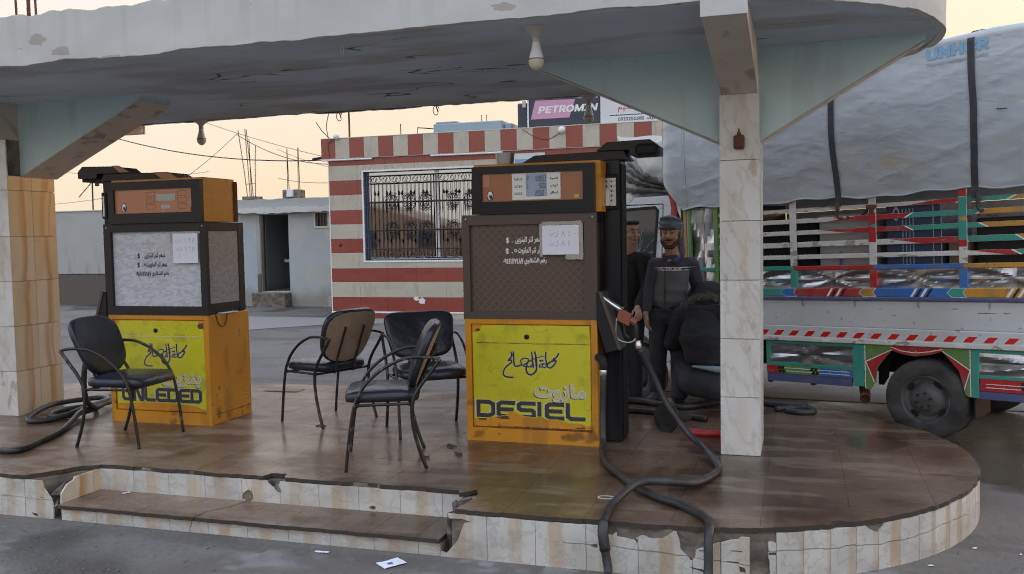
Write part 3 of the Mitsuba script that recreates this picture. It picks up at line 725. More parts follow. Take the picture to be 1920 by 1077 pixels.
put(t, tube([( -2.79+.022*math.cos(a)*.5, 5.3, ZC-.03+.03*math.sin(a)) for a in np.linspace(0, 2*math.pi, 20)], .0022, 5), 'm_white', True)
for u, lab in ((-4.30, 'loop of wire under the rear canopy edge left of the steel pipe'), (-3.28, 'loop of thin wire under the rear canopy edge above the roof tank')):
    t = thing('wire_loop', lab, 'wire')
    put(t, cat_([tube([(u+.03*math.cos(a), 8.07, ZC-.04+.045*math.sin(a)) for a in np.linspace(.3, 5.5, 16)], .004, 5), tube([(u, 8.07, ZC), (u+.012, 8.07, ZC-.03), (u+.02, 8.07, ZC-.06)], .006, 5)]), 'm_wire', True)
t = thing('switch_box', 'small rusty socket box on the white tiled column', 'socket box')
put(t, [bx(-.425, -.355, CF-.045, CF-.002, 2.345, 2.435, .008), bx(-.403, -.378, CF-.035, CF-.004, 2.435, 2.455, .003), tube([(-.39, CF-.02, 2.45), (-.392, CF-.02, 2.48)], .006, 6)], 'm_rust')
part(t, 'cover', bx(-.413, -.367, CF-.050, CF-.0455, 2.36, 2.42, .002), 'm_rust')
# ------------------------------------------------------------------ fuel pumps
CALLIG = [([(792, 356), (770, 388), (745, 402), (768, 415), (752, 445), (722, 472), (694, 462), (705, 436), (735, 418), (760, 412)], 9),
    ([(684, 350), (682, 400), (694, 452)], 9), ([(694, 455), (672, 470), (652, 462), (668, 440), (694, 452)], 7), ([(652, 464), (628, 468), (636, 448), (660, 440)], 7),
    ([(634, 414), (642, 420)], 9), ([(652, 412), (660, 418)], 9), ([(664, 378), (600, 396), (536, 424), (512, 452)], 5),
    ([(592, 348), (602, 400), (606, 460), (596, 505), (560, 532), (528, 522), (516, 490), (524, 456)], 10), ([(566, 350), (572, 410), (578, 468)], 9),
    ([(596, 400), (600, 470)], 6), ([(578, 468), (548, 470), (524, 458), (536, 428), (560, 418), (574, 440), (552, 466)], 7),
    ([(524, 462), (500, 466), (482, 450), (470, 420), (500, 400), (534, 404), (530, 430), (494, 456)], 7), ([(480, 452), (455, 462), (426, 466), (414, 440), (410, 350)], 9),
    ([(390, 350), (394, 385), (366, 420), (388, 416), (392, 436), (358, 462), (332, 492), (320, 528), (334, 550), (366, 558), (404, 557)], 9), ([(412, 352), (386, 400)], 4)]
def callig(u0, z0, k):
    ps = []
    for pts, w in CALLIG:
        p = spline([(u0+(x-560)*k, z0-(y-455)*k) for x, y in pts], 6); ps.append(sg.LineString(p).buffer(w*k*.72, quad_segs=3))
    return unary_union(ps)
L1, L2, L3 = 'سعر لتر البنزين', 'سعر لتر المازوت', 'رقم الشكاوي'
PH = '٠٩٤١١٧٧١٨٧'
def pump(u0, side, kind, label):
    t = thing('fuel_pump', label, 'fuel pump', 'fuel pumps on the island'); v = 6.33; W = 1.0
    P = lambda base, m, mat, sm=False, **k: part(t, base, m, mat, sm, **k)
    u1 = u0+W; vb = v+.575
    brown = kind == 'diesel'
    # base cabinet: carcass, front frame, recessed door
    body = P('cabinet', bx(u0+.004, u1-.004, v+.030, vb, .276, 1.186, .004), 'm_orange')
    fr = rect(u0, u1, .276, 1.187).difference(rect(u0+.045, u1-.045, .375, 1.150))
    part(body, 'front_frame', facing(fr, .034, v+.030), 'm_orange')
    door = P('door', bx(u0+.049, u1-.049, v+.006, v+.029, .380, 1.146, .004), 'm_orange')
    if brown:
        st = sg.Polygon([(.055, 1.085), (.11, 1.095), (.13, 1.135), (.20, 1.142), (.94, 1.142), (.945, 1.06), (.945, .43), (.94, .415), (.86, .435), (.78, .43), (.70, .455), (.62, .45), (.58, .475), (.50, .462), (.44, .47), (.36, .50), (.33, .495), (.30, .47), (.24, .462), (.16, .448), (.06, .442)])
    else:
        st = sg.Polygon([(.055, 1.085), (.12, 1.140), (.90, 1.142), (.905, 1.105), (.945, 1.07), (.948, .405), (.90, .41), (.84, .43), (.62, .447), (.30, .445), (.06, .43)])
    st = jag(sa.translate(st, u0, 0), .02, .0022, 5)
    part(door, 'sticker', facing(st, .0018, v+.006), 'm_sticker', label='chartreuse sticker, torn and cracked along its edges')
    part(door, 'fold_line', facing(jag(rect(u0+.07, u0+.94, 1.006, 1.011), .03, .0012, 4), .0012, v+.0042), 'm_greywhite' if not brown else 'm_rust')
    part(door, 'lock', cat_([lathe([(0, 0), (.017, 0), (.019, .006), (.012, .008), (0, .008)], 16, (u0+.475, v+.004, 1.058), (0, -1, 0))]), 'm_blackgloss', 40)
    zf = v+.0042
    def letters(poly, mat, lab=None, base='lettering', d=.0012, lift=0.0): part(door, base, facing(poly, d, zf-lift), mat, label=lab)
    cg = callig(u0+.505 if brown else u0+.565, .850, .00090)
    letters(cg.buffer(.0026), 'm_greywhite', base='lettering_edge', d=.0006)
    letters(cg, 'm_ink', 'black calligraphic station name', d=.0014)
    if brown:
        txt = text_poly('مازوت', .1, True, 800); txt = fit(txt, u0+.53, u0+.91, .590, .715)
        word = block_text('DESIEL', u0+.075, u0+.905, .452, .582, .030).intersection(st.buffer(-.004))
    else:
        txt = text_poly('بنزين', .1, True, 800); txt = fit(txt, u0+.52, u0+.90, .590, .700)
        word = block_text('UNLEDED', u0+.105, u0+.905, .455, .575, .028)
    letters(sa.translate(txt, -.006, -.006).buffer(.004), 'm_inkblue', base='lettering_shadow', d=.0005)
    letters(txt.buffer(.005), 'm_greywhite', base='lettering_outline', d=.0008)
    letters(txt.buffer(-.006), 'm_sticker', base='lettering', d=.0010)
    letters(sa.translate(word, -.010, .004).buffer(.002).difference(word.buffer(.004)), 'm_greywhite', base='lettering_shadow', d=.0006)
    letters(word, 'm_inkblue', d=.0014)
    # rust chips on the door's lower edge
    if brown:
        for i, (x, z, w, h) in enumerate(((.28, .455, .05, .012), (.12, .44, .03, .01), (.52, .388, .42, .006), (.10, 1.10, .025, .012), (.86, .40, .04, .008))):
            part(door, 'rust_patch', facing(jag(blob(u0+x, z, w, h, i+3), .01, .002, i), .0008, v+.006), 'm_rust')
    else:
        part(door, 'rust_patch', facing(jag(blob(u0+.915, 1.10, .03, .025, 3), .01, .002, 1), .0025, v+.006), 'm_rust')
    # louvres in the cabinet side
    for sd, ux in ((1, u1-.004), (-1, u0+.004)):
        for vv in (v+.09, v+.46):
            for k in range(3): part(body, 'louvre', bx(ux-.004, ux+sd*.006, vv, vv+.055, .43+k*.035, .437+k*.035, .002), 'm_orange')
        part(body, 'side_seam', bx(ux-.002, ux+sd*.0015, v+.05, vb-.01, .355, .360), 'm_rust')
    # middle section
    za, zb_ = 1.187, 1.952
    pmat = 'm_lattice' if brown else 'm_mosaic'
    fmat = 'm_brownmetal' if brown else 'm_darkframe'
    mid = P('middle_section', bx(u0+.03, u1-.03, v+.03, vb-.02, za, zb_-.002), 'm_darkframe')
    f1 = rect(u0-.006, u1+.006, za, zb_)
    open_ = rect(u0+.05, u1-.085, za+.055, zb_-.075) if brown else rect(u0+.065, u1-.055, za+.075, zb_-.07)
    # bezel from four mitred bars
    a0, c0, a1, c1 = f1.bounds; b0, d0, b1, d1 = open_.bounds
    for q in ([(a0, c0), (a1, c0), (b1, d0), (b0, d0)], [(a1, c0), (a1, c1), (b1, d1), (b1, d0)], [(a1, c1), (a0, c1), (b0, d1), (b1, d1)], [(a0, c1), (a0, c0), (b0, d0), (b0, d1)]):
        part(mid, 'frame_bar', facing(sg.Polygon(q).buffer(-.0006), .040, v+.030), fmat)
    part(mid, 'front_panel', facing(open_.buffer(.006), .010, v+.029), pmat)
    for x in (a0+.03, a1-.03): part(mid, 'screw', lathe([(0, 0), (.008, 0), (.006, .003), (0, .003)], 8, (x, v-.0095, c1-.03), (0, -1, 0)), 'm_steel', 40)
    sp = u1-.03
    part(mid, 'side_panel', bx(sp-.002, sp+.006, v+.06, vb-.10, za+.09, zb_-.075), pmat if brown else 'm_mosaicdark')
    part(mid, 'side_frame', [bx(sp-.002, sp+.012, vb-.10, vb-.02, za+.01, zb_-.002), bx(sp-.002, sp+.010, v+.04, vb-.02, zb_-.075, zb_-.002), bx(sp-.002, sp+.008, v+.04, vb-.10, za+.005, za+.09)][0], 'm_darkframe')
    part(mid, 'side_frame', bx(sp-.002, sp+.010, v+.04, vb-.101, zb_-.073, zb_-.002), 'm_darkframe')
    part(mid, 'side_frame', bx(sp-.002, sp+.008, v+.04, vb-.101, za+.03, za+.088), 'm_darkframe')
    ink = 'm_white' if brown else 'm_ink'
    cx = u0+(.50 if brown else .49)
    def line(s, x0, x1, z0, z1, ar=True, w=75): part(mid, 'lettering', facing(fit(text_poly(s, .1, ar, 800, w) if ar else text_poly(s, .1, False, latin_stroke=3), x0, x1, z0, z1), .0010, v+.0186), ink)
    zz = (1.735, 1.657, 1.578) if brown else (1.655, 1.578, 1.50)
    uo = u0 if brown else u0-.015
    line(L1, uo+.395, uo+.60, zz[0], zz[0]+.055); line('$', uo+.325, uo+.350, zz[0]+.004, zz[0]+.05, False); part(mid, 'lettering', facing(rect(uo+.370, uo+.376, zz[0]+.012, zz[0]+.018), .001, v+.0186), ink)
    line(L2, uo+.415, uo+.615, zz[1], zz[1]+.055); line('$', uo+.320, uo+.345, zz[1]+.004, zz[1]+.05, False)
    part(mid, 'lettering', facing(unary_union([rect(uo+.367, uo+.374, zz[1]+.012, zz[1]+.019), sg.Point(uo+.398, zz[1]+.03).buffer(.012).difference(sg.Point(uo+.398, zz[1]+.03).buffer(.006))]), .001, v+.0186), ink)
    line(L3, uo+.462, uo+.630, zz[2], zz[2]+.058)
    line(PH, uo+.300, uo+.455, zz[2]+.010, zz[2]+.052)
    # head
    h0, h1 = (u0+.085, u0+1.035) if brown else (u0+.076, u0+.985)
    hz0, hz1 = 1.953, 2.318
    hd = P('head', bx(h0, h1, v+.012, v+.44, hz0+.002, hz1, .004), 'm_orange')
    hf = rect(h0+(.0 if not brown else .0), h1-(.035 if brown else .0), hz0, hz1-.018)
    hx0, hx1 = hf.bounds[0], hf.bounds[2]
    win = rect(hx0+.055, hx1-.085, hz0+.085, hz1-.085) if not brown else rect(hx0+.075, hx1-.085, hz0+.092, hz1-.072)
    a0, c0, a1, c1 = hf.bounds; b0, d0, b1, d1 = win.bounds
    for q in ([(a0, c0), (a1, c0), (b1, d0), (b0, d0)], [(a1, c0), (a1, c1), (b1, d1), (b1, d0)], [(a1, c1), (a0, c1), (b0, d1), (b1, d1)], [(a0, c1), (a0, c0), (b0, d0), (b0, d1)]):
        part(hd, 'bezel_bar', facing(sg.Polygon(q).buffer(-.0005), .045, v+.012), 'm_blackgloss' if brown else 'm_darkframe')
    part(hd, 'window', facing(win.buffer(.004), .008, v-.004), 'm_copper' if brown else 'm_copper_faded', label='copper coloured display window')
    vd = v-.0125
    if brown:
        dp = rect(hx0+.305, hx0+.665, hz0+.100, hz1-.075)
        part(hd, 'display_plate', facing(dp, .006, vd+.001), 'm_lcdframe')
        x0, z0, x1, z1 = dp.bounds
        part(hd, 'screen', facing(rect(x0+.105, x0+.260, z0+.022, z1-.004), .003, vd-.0048), 'm_lcd')
        vt = vd-.0076; dd = []
        zz3 = (z1-.060, z1-.112, z1-.164); hh = .036
        dd = [seg_text('10000', x0+.253, zz3[0], hh, .0125, .0036), seg_text('P', x0+.127, zz3[0], hh, .0125, .0036), seg_text('5.00', x0+.253, zz3[1], hh, .0125, .0036), seg_text('L', x0+.127, zz3[1], hh, .0125, .0036), seg_text('2000', x0+.240, zz3[2], hh, .0125, .0036)]
        part(hd, 'digits', facing(unary_union(dd), .0008, vt), 'm_ink', kind='stuff')
        for s, z, ar in (('SALE', zz3[0], 0), ('LITER', zz3[1], 0), ('PRICE', zz3[2], 0)):
            part(hd, 'lettering', facing(fit(text_poly(s, .1, latin_stroke=2), x0+.018, x0+.078, z+.008, z+.026), .0008, vd-.0049), 'm_ink')
        for s, z in (('القيمة', zz3[0]), ('ليتر', zz3[1]), ('سعر', zz3[2])):
            part(hd, 'lettering', facing(fit(text_poly(s, .1, True, 800), x0+.282, x0+.340, z+.004, z+.030), .0008, vd-.0049), 'm_ink')
        part(hd, 'badge', facing(rect(hx1-.150, hx1-.115, hz0+.105, hz0+.128), .001, vd), 'm_yellowpaper')
        part(hd, 'wear_patch', facing(rect(hx0+.08, hx0+.13, hz0+.20, hz1-.075), .0006, vd+.0005), 'm_copper_faded')
    else:
        part(hd, 'screen', facing(rect(hx0+.475, hx0+.655, hz0+.180, hz1-.128), .003, vd+.001), 'm_lcd_dim')
        part(hd, 'screen', facing(rect(hx0+.515, hx0+.605, hz0+.115, hz0+.148), .003, vd+.001), 'm_lcd_dim')
        dg = unary_union([seg_text('200', hx0+.645, hz0+.215, .024, .014, .0028), seg_text('421', hx0+.645, hz0+.185, .024, .014, .0028)])
        part(hd, 'digits', facing(dg, .0006, vd-.0018), 'm_inkfaint', kind='stuff')
        bxs = []
        for x in (.37, .68):
            for k in range(3): bxs.append(rect(hx0+x, hx0+x+.085, hz0+.115+k*.052, hz0+.152+k*.052).boundary.buffer(.0016))
        part(hd, 'printed_boxes', facing(unary_union(bxs), .0006, vd), 'm_brownmetal', kind='stuff')
        part(hd, 'corner_label', facing(rect(hx1-.108, hx1-.088, hz0+.09, hz0+.125), .001, vd), 'm_inkblue')
    lg = sg.Point(hx0+.145 if not brown else hx0+.135, hz0+.135).buffer(.028)
    lg = sa.scale(lg, .8, 1.25)
    part(hd, 'emblem', facing(lg, .001, vd), 'm_lcdframe', label='small round globe emblem')
    gl = unary_union([lg.boundary.buffer(.003), sa.translate(lg.intersection(rect(-99, 99, 0, lg.centroid.y+.005)), 0, 0).intersection(blob(lg.centroid.x+.004, lg.centroid.y-.006, .014, .022, 3))])
    part(hd, 'emblem_globe', facing(gl, .0006, vd-.001), 'm_inkblue')
    if not brown: part(hd, 'rear_trim', bx(h1-.01, h1+.012, v+.42, v+.47, hz0+.004, hz1-.02, .004), 'm_rust')
    # hose side: pillar, roof cover, nozzle boot
    s = side; e = u1 if s > 0 else u0
    def Bx(d0, d1, v0, v1, z0, z1, b=.004):
        x0, x1 = e+s*d0, e+s*d1; return bx(min(x0, x1), max(x0, x1), v0, v1, z0, z1, b)
    pl = P('hose_pillar', Bx(.010 if brown else .0, .138 if brown else .17, v+.19, v+(.42 if brown else .54), .276, 2.33, .006), 'm_blackgloss')
    part(pl, 'rear_strip', Bx(.138 if brown else .17, .146 if brown else .18, v+.22, v+(.40 if brown else .50), .30, 2.30, .003), 'm_blackmatt')
    # stepped roof covers, sloping ends
    def cover(pts, v0, v1, mat, base='roof_cover'):
        pp = [(e+s*a, b) for a, b in pts]; P(base, ext(sg.Polygon(pp), v1-v0, (0, v1, 0), (1, 0, 0), (0, 0, 1)), mat)
    cover([(-.62, 2.321), (-.50, 2.385), (.16, 2.395), (.20, 2.331), (.0, 2.331), (-.0, 2.3225)], v+.20, v+.46, 'm_darkframe')
    cover([(-.03, 2.396), (.05, 2.455), (.36, 2.462), (.41, 2.42), (.41, 2.36), (.215, 2.355), (.21, 2.396)], v+.17, v+.48, 'm_darkframe')
    P('roof_motor', Bx(.26, .42, v+.12, v+.27, 2.345, 2.430, .02) if brown else Bx(.20, .40, v+.20, v+.44, 2.33, 2.359, .006), 'm_blackmatt')
    if not brown:
        cover([(-.62, 2.322), (-.50, 2.388), (-.36, 2.390), (-.46, 2.322)], v+.19, v+.21, 'm_copper', 'cover_end')
        cover([(-.14, 2.398), (-.02, 2.458), (.04, 2.458), (-.04, 2.398)], v+.16, v+.18, 'm_copper', 'cover_end')
    kp = Bx(.022, .125, v+.17, v+.189, 1.97, 2.225, .008) if brown else Bx(-.03, .02, v+.0, v+.02, 2.0, 2.22, .004)
    k = P('keypad', kp, 'm_blackmatt')
    if brown:
        part(k, 'plate', Bx(.033, .114, v+.164, v+.171, 1.995, 2.200, .003), 'm_steel')
        for r_ in range(5):
            for c_ in range(4):
                if r_ > 2 and c_ < 2: continue
                x = .040+c_*.018
                part(k, 'button', Bx(x, x+.011, v+.160, v+.165, 2.165-r_*.034, 2.180-r_*.034, .002), 'm_redglow' if (r_ == 0 and c_ == 2) else 'm_greywhite' if c_ % 2 else 'm_darkframe')
        part(k, 'label_strip', Bx(.040, .065, v+.160, v+.165, 2.0, 2.115, .001), 'm_lcdframe')
    else: part(k, 'slot', Bx(-.010, .004, v-.004, v+.001, 2.02, 2.19, .001), 'm_lcdframe')
    # nozzle boot: slanted box with bright trim
    bt = [(.0, 1.385), (.02, 1.385), (.155, .985), (.065, .955), (.0, 1.18)]
    boot = P('nozzle_boot', ext(sg.Polygon([(e+s*a, b) for a, b in bt]), .22, (0, v+.20, 0), (1, 0, 0), (0, 0, 1)), 'm_blackmatt')
    part(boot, 'trim', ext(sg.Polygon([(e+s*a, b) for a, b in ((.020, 1.385), (.036, 1.385), (.171, .985), (.155, .985))]), .20, (0, v+.19, 0), (1, 0, 0), (0, 0, 1)), 'm_steel')
    part(boot, 'trim_edge', ext(sg.Polygon([(e+s*a, b) for a, b in ((.016, 1.39), (.040, 1.39), (.178, .98), (.154, .98))]), .006, (0, v-.021, 0), (1, 0, 0), (0, 0, 1)), 'm_brownmetal')
    return t, e
lp, le = pump(-5.616, -1, 'petrol', 'left fuel pump, orange and yellow, with pale mosaic panel and orange display window')
rp, re_ = pump(-2.378, 1, 'diesel', 'right fuel pump, orange and yellow, with dark brown patterned panel and lit number display')
# wires and cover plate lying on the left cabinet's shoulder
part(lp, 'cable', tube(spline([(-4.60, 6.40, 1.20), (-4.605, 6.44, 1.12), (-4.605, 6.50, 1.08), (-4.605, 6.55, 1.12), (-4.62, 6.60, 1.20)], 8), .004, 6), 'm_black', True)
part(lp, 'cover_sheet', bx(-4.66, -4.60, 6.50, 6.72, 1.188, 1.196, .002), 'm_white')
# metal can standing on the right pump's head
can2 = thing('metal_can', 'small grey metal can standing on the right pump head', 'can')
put(can2, lathe([(0, 2.319), (.062, 2.319), (.072, 2.405), (.068, 2.405), (.058, 2.325), (0, 2.325)], 20, (-2.085, 6.46, 0)), 'm_steel', 40)

# nozzle and hose of the right pump
NZ = uniq(rp+'__nozzle')
put(NZ, cat_([tube(spline([(-1.335, 6.34, 1.345), (-1.27, 6.34, 1.30), (-1.20, 6.34, 1.255)], 6), [.016]*6+[.019]*6+[.024], 10), ]), 'm_chrome', 40)
part(NZ, 'handle', cat_([hullpts(np.array([(-1.215, 6.31, 1.27), (-1.215, 6.37, 1.27), (-1.235, 6.31, 1.19), (-1.235, 6.37, 1.19), (-1.13, 6.31, 1.225), (-1.13, 6.37, 1.225), (-1.15, 6.31, 1.15), (-1.15, 6.37, 1.15)])), tube([(-1.14, 6.34, 1.19), (-1.10, 6.34, 1.168)], .026, 12)]), 'm_handle', 30)
part(NZ, 'guard', tube(spline([(-1.24, 6.34, 1.20), (-1.245, 6.34, 1.08), (-1.20, 6.34, 1.035), (-1.12, 6.34, 1.04), (-1.095, 6.34, 1.12), (-1.10, 6.34, 1.16)], 6), .008, 6), 'm_steel', True)
part(NZ, 'trigger', tube(spline([(-1.19, 6.34, 1.16), (-1.18, 6.34, 1.09), (-1.15, 6.34, 1.06)], 5), .010, 6), 'm_black', True)
part(NZ, 'swivel', tube([(-1.105, 6.34, 1.165), (-1.10, 6.34, 1.06)], .017, 10), 'm_black', True)
part(NZ, 'coupling', lathe([(0, 0), (.021, 0), (.026, .01), (.026, .03), (.022, .045), (.022, .06), (0, .06)], 16, (-1.085, 6.34, .985), (-.1, 0, 1)), 'm_chrome', 30)
hose = spline([(-1.075, 6.34, .985), (-1.0, 6.38, .81), (-.90, 6.38, .60), (-.76, 6.34, .42), (-.63, 6.22, .335), (-.515, 5.93, .305), (-.50, 5.72, .305), (-.60, 5.42, .31), (-.77, 5.27, .345), (-.90, 5.16, .355), (-.985, 4.93, .31), (-.99, 4.72, .30), (-.985, 4.60, .245), (-.955, 4.565, .08), (-.93, 4.50, .03), (-.80, 4.30, .028), (-.62, 4.28, .028), (-.48, 4.42, .03), (-.445, 4.56, .07), (-.445, 4.61, .235), (-.45, 4.72, .30), (-.52, 4.85, .302), (-.63, 4.98, .302), (-.78, 5.10, .302), (-.93, 5.28, .302), (-1.06, 5.50, .302), (-1.20, 5.76, .302), (-1.285, 6.02, .305), (-1.318, 6.20, .345), (-1.33, 6.25, .50), (-1.325, 6.27, .80)], 9)
part(rp, 'hose', tube(hose, .0235, 12), 'm_rubber', True, label='black rubber hose looped over the island edge')
part(rp, 'hose_sleeve', tube(hose[12*9-4:12*9+6], .0285, 12), 'm_rubber', True)
part(rp, 'hose_coupling', lathe([(0, 0), (.022, 0), (.027, .012), (.027, .035), (.02, .05), (0, .05)], 16, (-1.325, 6.27, .80)), 'm_chrome', 30)
part(rp, 'hose_elbow', tube(spline([(-1.325, 6.27, .845), (-1.325, 6.27, .885), (-1.34, 6.29, .915), (-1.37, 6.33, .92), (-1.38, 6.42, .92)], 6), .030, 12), 'm_blackmatt', True)
part(rp, 'pump_flange', lathe([(0, 0), (.045, 0), (.045, .02), (0, .02)], 14, (-1.377, 6.42, .92), (1, 0, 0)), 'm_rust', 40)
# left pump: hose coiled on the floor beside the column
lh = spline([(-5.80, 6.30, .90), (-5.84, 6.27, .70), (-5.88, 6.32, .45), (-6.05, 6.62, .31), (-6.25, 6.72, .30), (-6.36, 6.52, .30), (-6.26, 6.30, .30), (-6.08, 6.30, .302), (-5.98, 6.52, .33), (-6.12, 6.86, .345), (-6.34, 6.92, .34), (-6.52, 6.62, .33), (-6.42, 6.28, .31), (-6.24, 6.06, .30), (-6.09, 6.17, .302), (-6.02, 6.40, .34), (-6.05, 6.75, .36), (-6.25, 7.12, .32), (-6.50, 7.32, .30), (-6.55, 7.5, .30), (-6.35, 7.42, .30), (-6.1, 7.0, .33), (-5.97, 6.40, .345), (-5.80, 6.05, .31), (-5.63, 5.74, .30), (-5.52, 5.45, .30), (-5.44, 5.17, .30), (-5.62, 5.14, .30), (-5.9, 5.2, .30), (-6.3, 5.4, .30), (-6.7, 5.3, .30)], 9)
part(lp, 'hose', tube(lh, .0235, 12), 'm_rubber', True, label='black rubber hose coiled on the floor beside the left column')
part(lp, 'hose_elbow', tube(spline([(-5.80, 6.30, .88), (-5.80, 6.30, .93), (-5.78, 6.36, .96), (-5.72, 6.45, .96)], 6), .030, 10), 'm_blackmatt', True)

# paper notices taped on the panels
def notice(u0, u1, z0, z1, v, lab, lines, tape, bent):
    t = thing('paper_notice', lab, 'notice', 'paper price notices on the pumps')
    n = 9; uu, zz = np.meshgrid(np.linspace(u0, u1, n), np.linspace(z0, z1, n), indexing='ij')
    bend = bent*.004*np.sin(np.linspace(0, 3, n))[:, None]*np.linspace(1, 0, n)[None, :]
    m = grid_mesh(np.stack([uu, v-.0015-.0-np.abs(bend), zz], -1)); b = grid_mesh(np.stack([uu, v-.0009-np.abs(bend), zz], -1)); b.invert()
    put(t, cat_([m, b]), 'm_paper', True)
    for p, s in lines:
        q = sg.LineString(spline(p, 4) if len(p) > 2 else p).buffer(s)
        part(t, 'handwriting', facing(q, .0004, v-.0058), 'm_inkfaint')
    for q in tape: part(t, 'tape', facing(jag(q, .012, .0016, int(q.centroid.x*100) % 50), .0005, v-.0004), 'm_tape')
def scrib(u, z, k, kinds):
    out = []
    for i, c in enumerate(kinds):
        x = u+i*.034*k
        out.append({'1': [(x, z+.02*k), (x+.003, z-.012*k)], '8': [(x-.010*k, z-.014*k), (x, z+.016*k), (x+.011*k, z-.014*k)], '9': [(x-.008*k, z+.012*k), (x+.006*k, z+.018*k), (x+.004*k, z), (x+.008*k, z-.016*k)], 'L': [(x, z+.018*k), (x+.003, z-.008*k), (x-.014*k, z-.012*k)], '~': [(x-.012*k, z+.004*k), (x, z-.008*k), (x+.02*k, z+.010*k)], '.': [(x, z), (x+.006*k, z+.002)]}[c])
    return [(o, .0018) for o in out]
notice(-1.770, -1.500, 1.655, 1.865, 6.3185, 'white sheet with handwritten prices taped to the brown pump panel', scrib(-1.70, 1.80, 1.25, '~L81.')+scrib(-1.70, 1.73, 1.25, '~L81.'), [rect(-1.79, -1.77, 1.64, 1.88), rect(-1.50, -1.47, 1.62, 1.875), rect(-1.77, -1.48, 1.866, 1.892), rect(-1.60, -1.49, 1.62, 1.654)], 1)
notice(-4.925, -4.685, 1.62, 1.862, 6.3185, 'white sheet with handwritten prices hanging on the pale mosaic pump panel', scrib(-4.88, 1.80, 1.15, '~1998.')+scrib(-4.88, 1.735, 1.15, '~L998')+scrib(-4.86, 1.68, 1.0, 'L..'), [rect(-4.95, -4.92, 1.79, 1.875), rect(-4.93, -4.66, 1.860, 1.878)], 1.3)
# ------------------------------------------------------------------ armchairs on the island
def chair_meshes(back_shape):
    w = .29; out = []
    fr = spline([(-.105, .722), (-.05, .733), (.03, .738), (.14, .728), (.27, .668), (.37, .585), (.43, .50), (.462, .42), (.495, .24), (.525, .0)], 5)
    rr = spline([(-.105, .722), (-.04, .634), (.03, .545), (.075, .46), (.088, .37), (.075, .25), (.042, .12), (0, 0)], 5)
    for s, nm in ((1, 'left'), (-1, 'right')):
        y = s*w
        out.append(('arm_and_front_leg', tube(np.c_[fr[:, 0], np.full(len(fr), y), fr[:, 1]], .0115, 9), 'm_chairmetal', True))
        out.append(('rear_leg', tube(np.c_[rr[:, 0], np.full(len(rr), y), rr[:, 1]], .0125, 9), 'm_chairmetal', True))
        out.append(('seat_rail', tube([(.085, y*.96, .432), (.462, y*.96, .432)], .010, 8), 'm_chairmetal', True))
    for x in (.10, .44): out.append(('cross_rail', tube([(x, -w, .428), (x, w, .428)], .010, 8), 'm_chairmetal', True))
    # seat cushion: rounded slab with a crown
    a = np.linspace(0, 2*np.pi, 40, endpoint=False)
    def ringp(k, z, hx=.245, hy=.265):
        c, s_ = np.cos(a), np.sin(a); e = 2/5.0
        return np.c_[.285+hx*k*np.sign(c)*np.abs(c)**e, hy*k*np.sign(s_)*np.abs(s_)**e, np.full(40, z)]
    R = [ringp(.02, .441), ringp(.90, .441), ringp(.985, .452), ringp(1.0, .475), ringp(.985, .497), ringp(.90, .515), ringp(.65, .526), ringp(.3, .531), ringp(.02, .532)]
    P = np.stack(R, 1); P = np.concatenate([P, P[:1]], 0)
    P[..., 2] -= .018*np.clip((P[..., 0]-.45)/.1, 0, 1)**2
    out.append(('seat', grid_mesh(P), 'm_vinyl', True))
    # backrest
    d = np.array([-.40, 0, .92]); d /= np.linalg.norm(d); nrm = np.array([.92, 0, .40]); nrm /= np.linalg.norm(nrm)
    c0 = np.array([-.025, 0, .725])
    def bring(k, off, hy, hz, ex):
        c, s_ = np.cos(a), np.sin(a); y = hy*k*np.sign(c)*np.abs(c)**ex; z = hz*k*np.sign(s_)*np.abs(s_)**ex
        y = y*(1+.10*z/hz)
        return c0+y[:, None]*np.array([0, 1, 0])+z[:, None]*d+(off+.045*(y/hy)**2*.8)[:, None]*nrm
    hy, hz, ex = (.262, .240, .66) if back_shape == 0 else (.275, .195, .42)
    F = [bring(k, np.full(40, o), hy, hz, ex) for k, o in ((1.0, .0), (1.0, .022), (.97, .036), (.88, .045), (.6, .050), (.02, .052))]
    P = np.stack(F, 1); P = np.concatenate([P, P[:1]], 0); out.append(('backrest', grid_mesh(P), 'm_vinyl', True))
    B = [bring(k, np.full(40, o), hy, hz, ex) for k, o in ((1.0, .0), (.97, -.010), (.93, -.012))]
    P = np.stack(B, 1); P = np.concatenate([P, P[:1]], 0); out.append(('back_rim', grid_mesh(P[:, ::-1]), 'm_vinyl', True))
    kk = 1+.012*np.sin(a*19)
    B = [bring(k*kk, np.full(40, o), hy, hz, ex) for k, o in ((.94, -.0125), (.85, -.016), (.5, -.019), (.02, -.020))]
    P = np.stack(B, 1); P = np.concatenate([P, P[:1]], 0); out.append(('back_cover', grid_mesh(P[:, ::-1]), 'm_tan' if back_shape == 0 else 'm_vinyl', True))
    for y in (-.10, .10):
        pth = [(.10, y, .432), (.06, y, .432), (.045, y, .455)]+[tuple(c0+np.array([0, y, 0])+d*z-nrm*.026) for z in (-.20, -.10, .02, .10)]
        out.append(('back_bar', tube(spline(pth, 4), .0125, 4), 'm_chairmetal', 30))
    return out
CH = {s: [(b, mikit.ply(m, mat, sm)) for b, m, mat, sm in chair_meshes(s)] for s in (0, 1)}
def chair(u, v, deg, shape, label, k=1.0):
    """u, v: middle of the rear feet; deg: direction the seat faces"""
    t = thing('armchair', label, 'armchair', 'black padded armchairs on the pump island')
    M = T4().translate([u, v, ZP]).rotate([0, 0, 1], deg).scale([k, k, 1.0])
    for b, d in CH[shape]: scene[uniq(t+'__'+b)] = {**d, 'to_world': M}
chair(-5.20, 5.735, 5.5, 0, 'black armchair in front of the left pump, facing right')
chair(-3.545, 6.70, 159, 0, 'armchair seen from behind with a torn tan back cover')
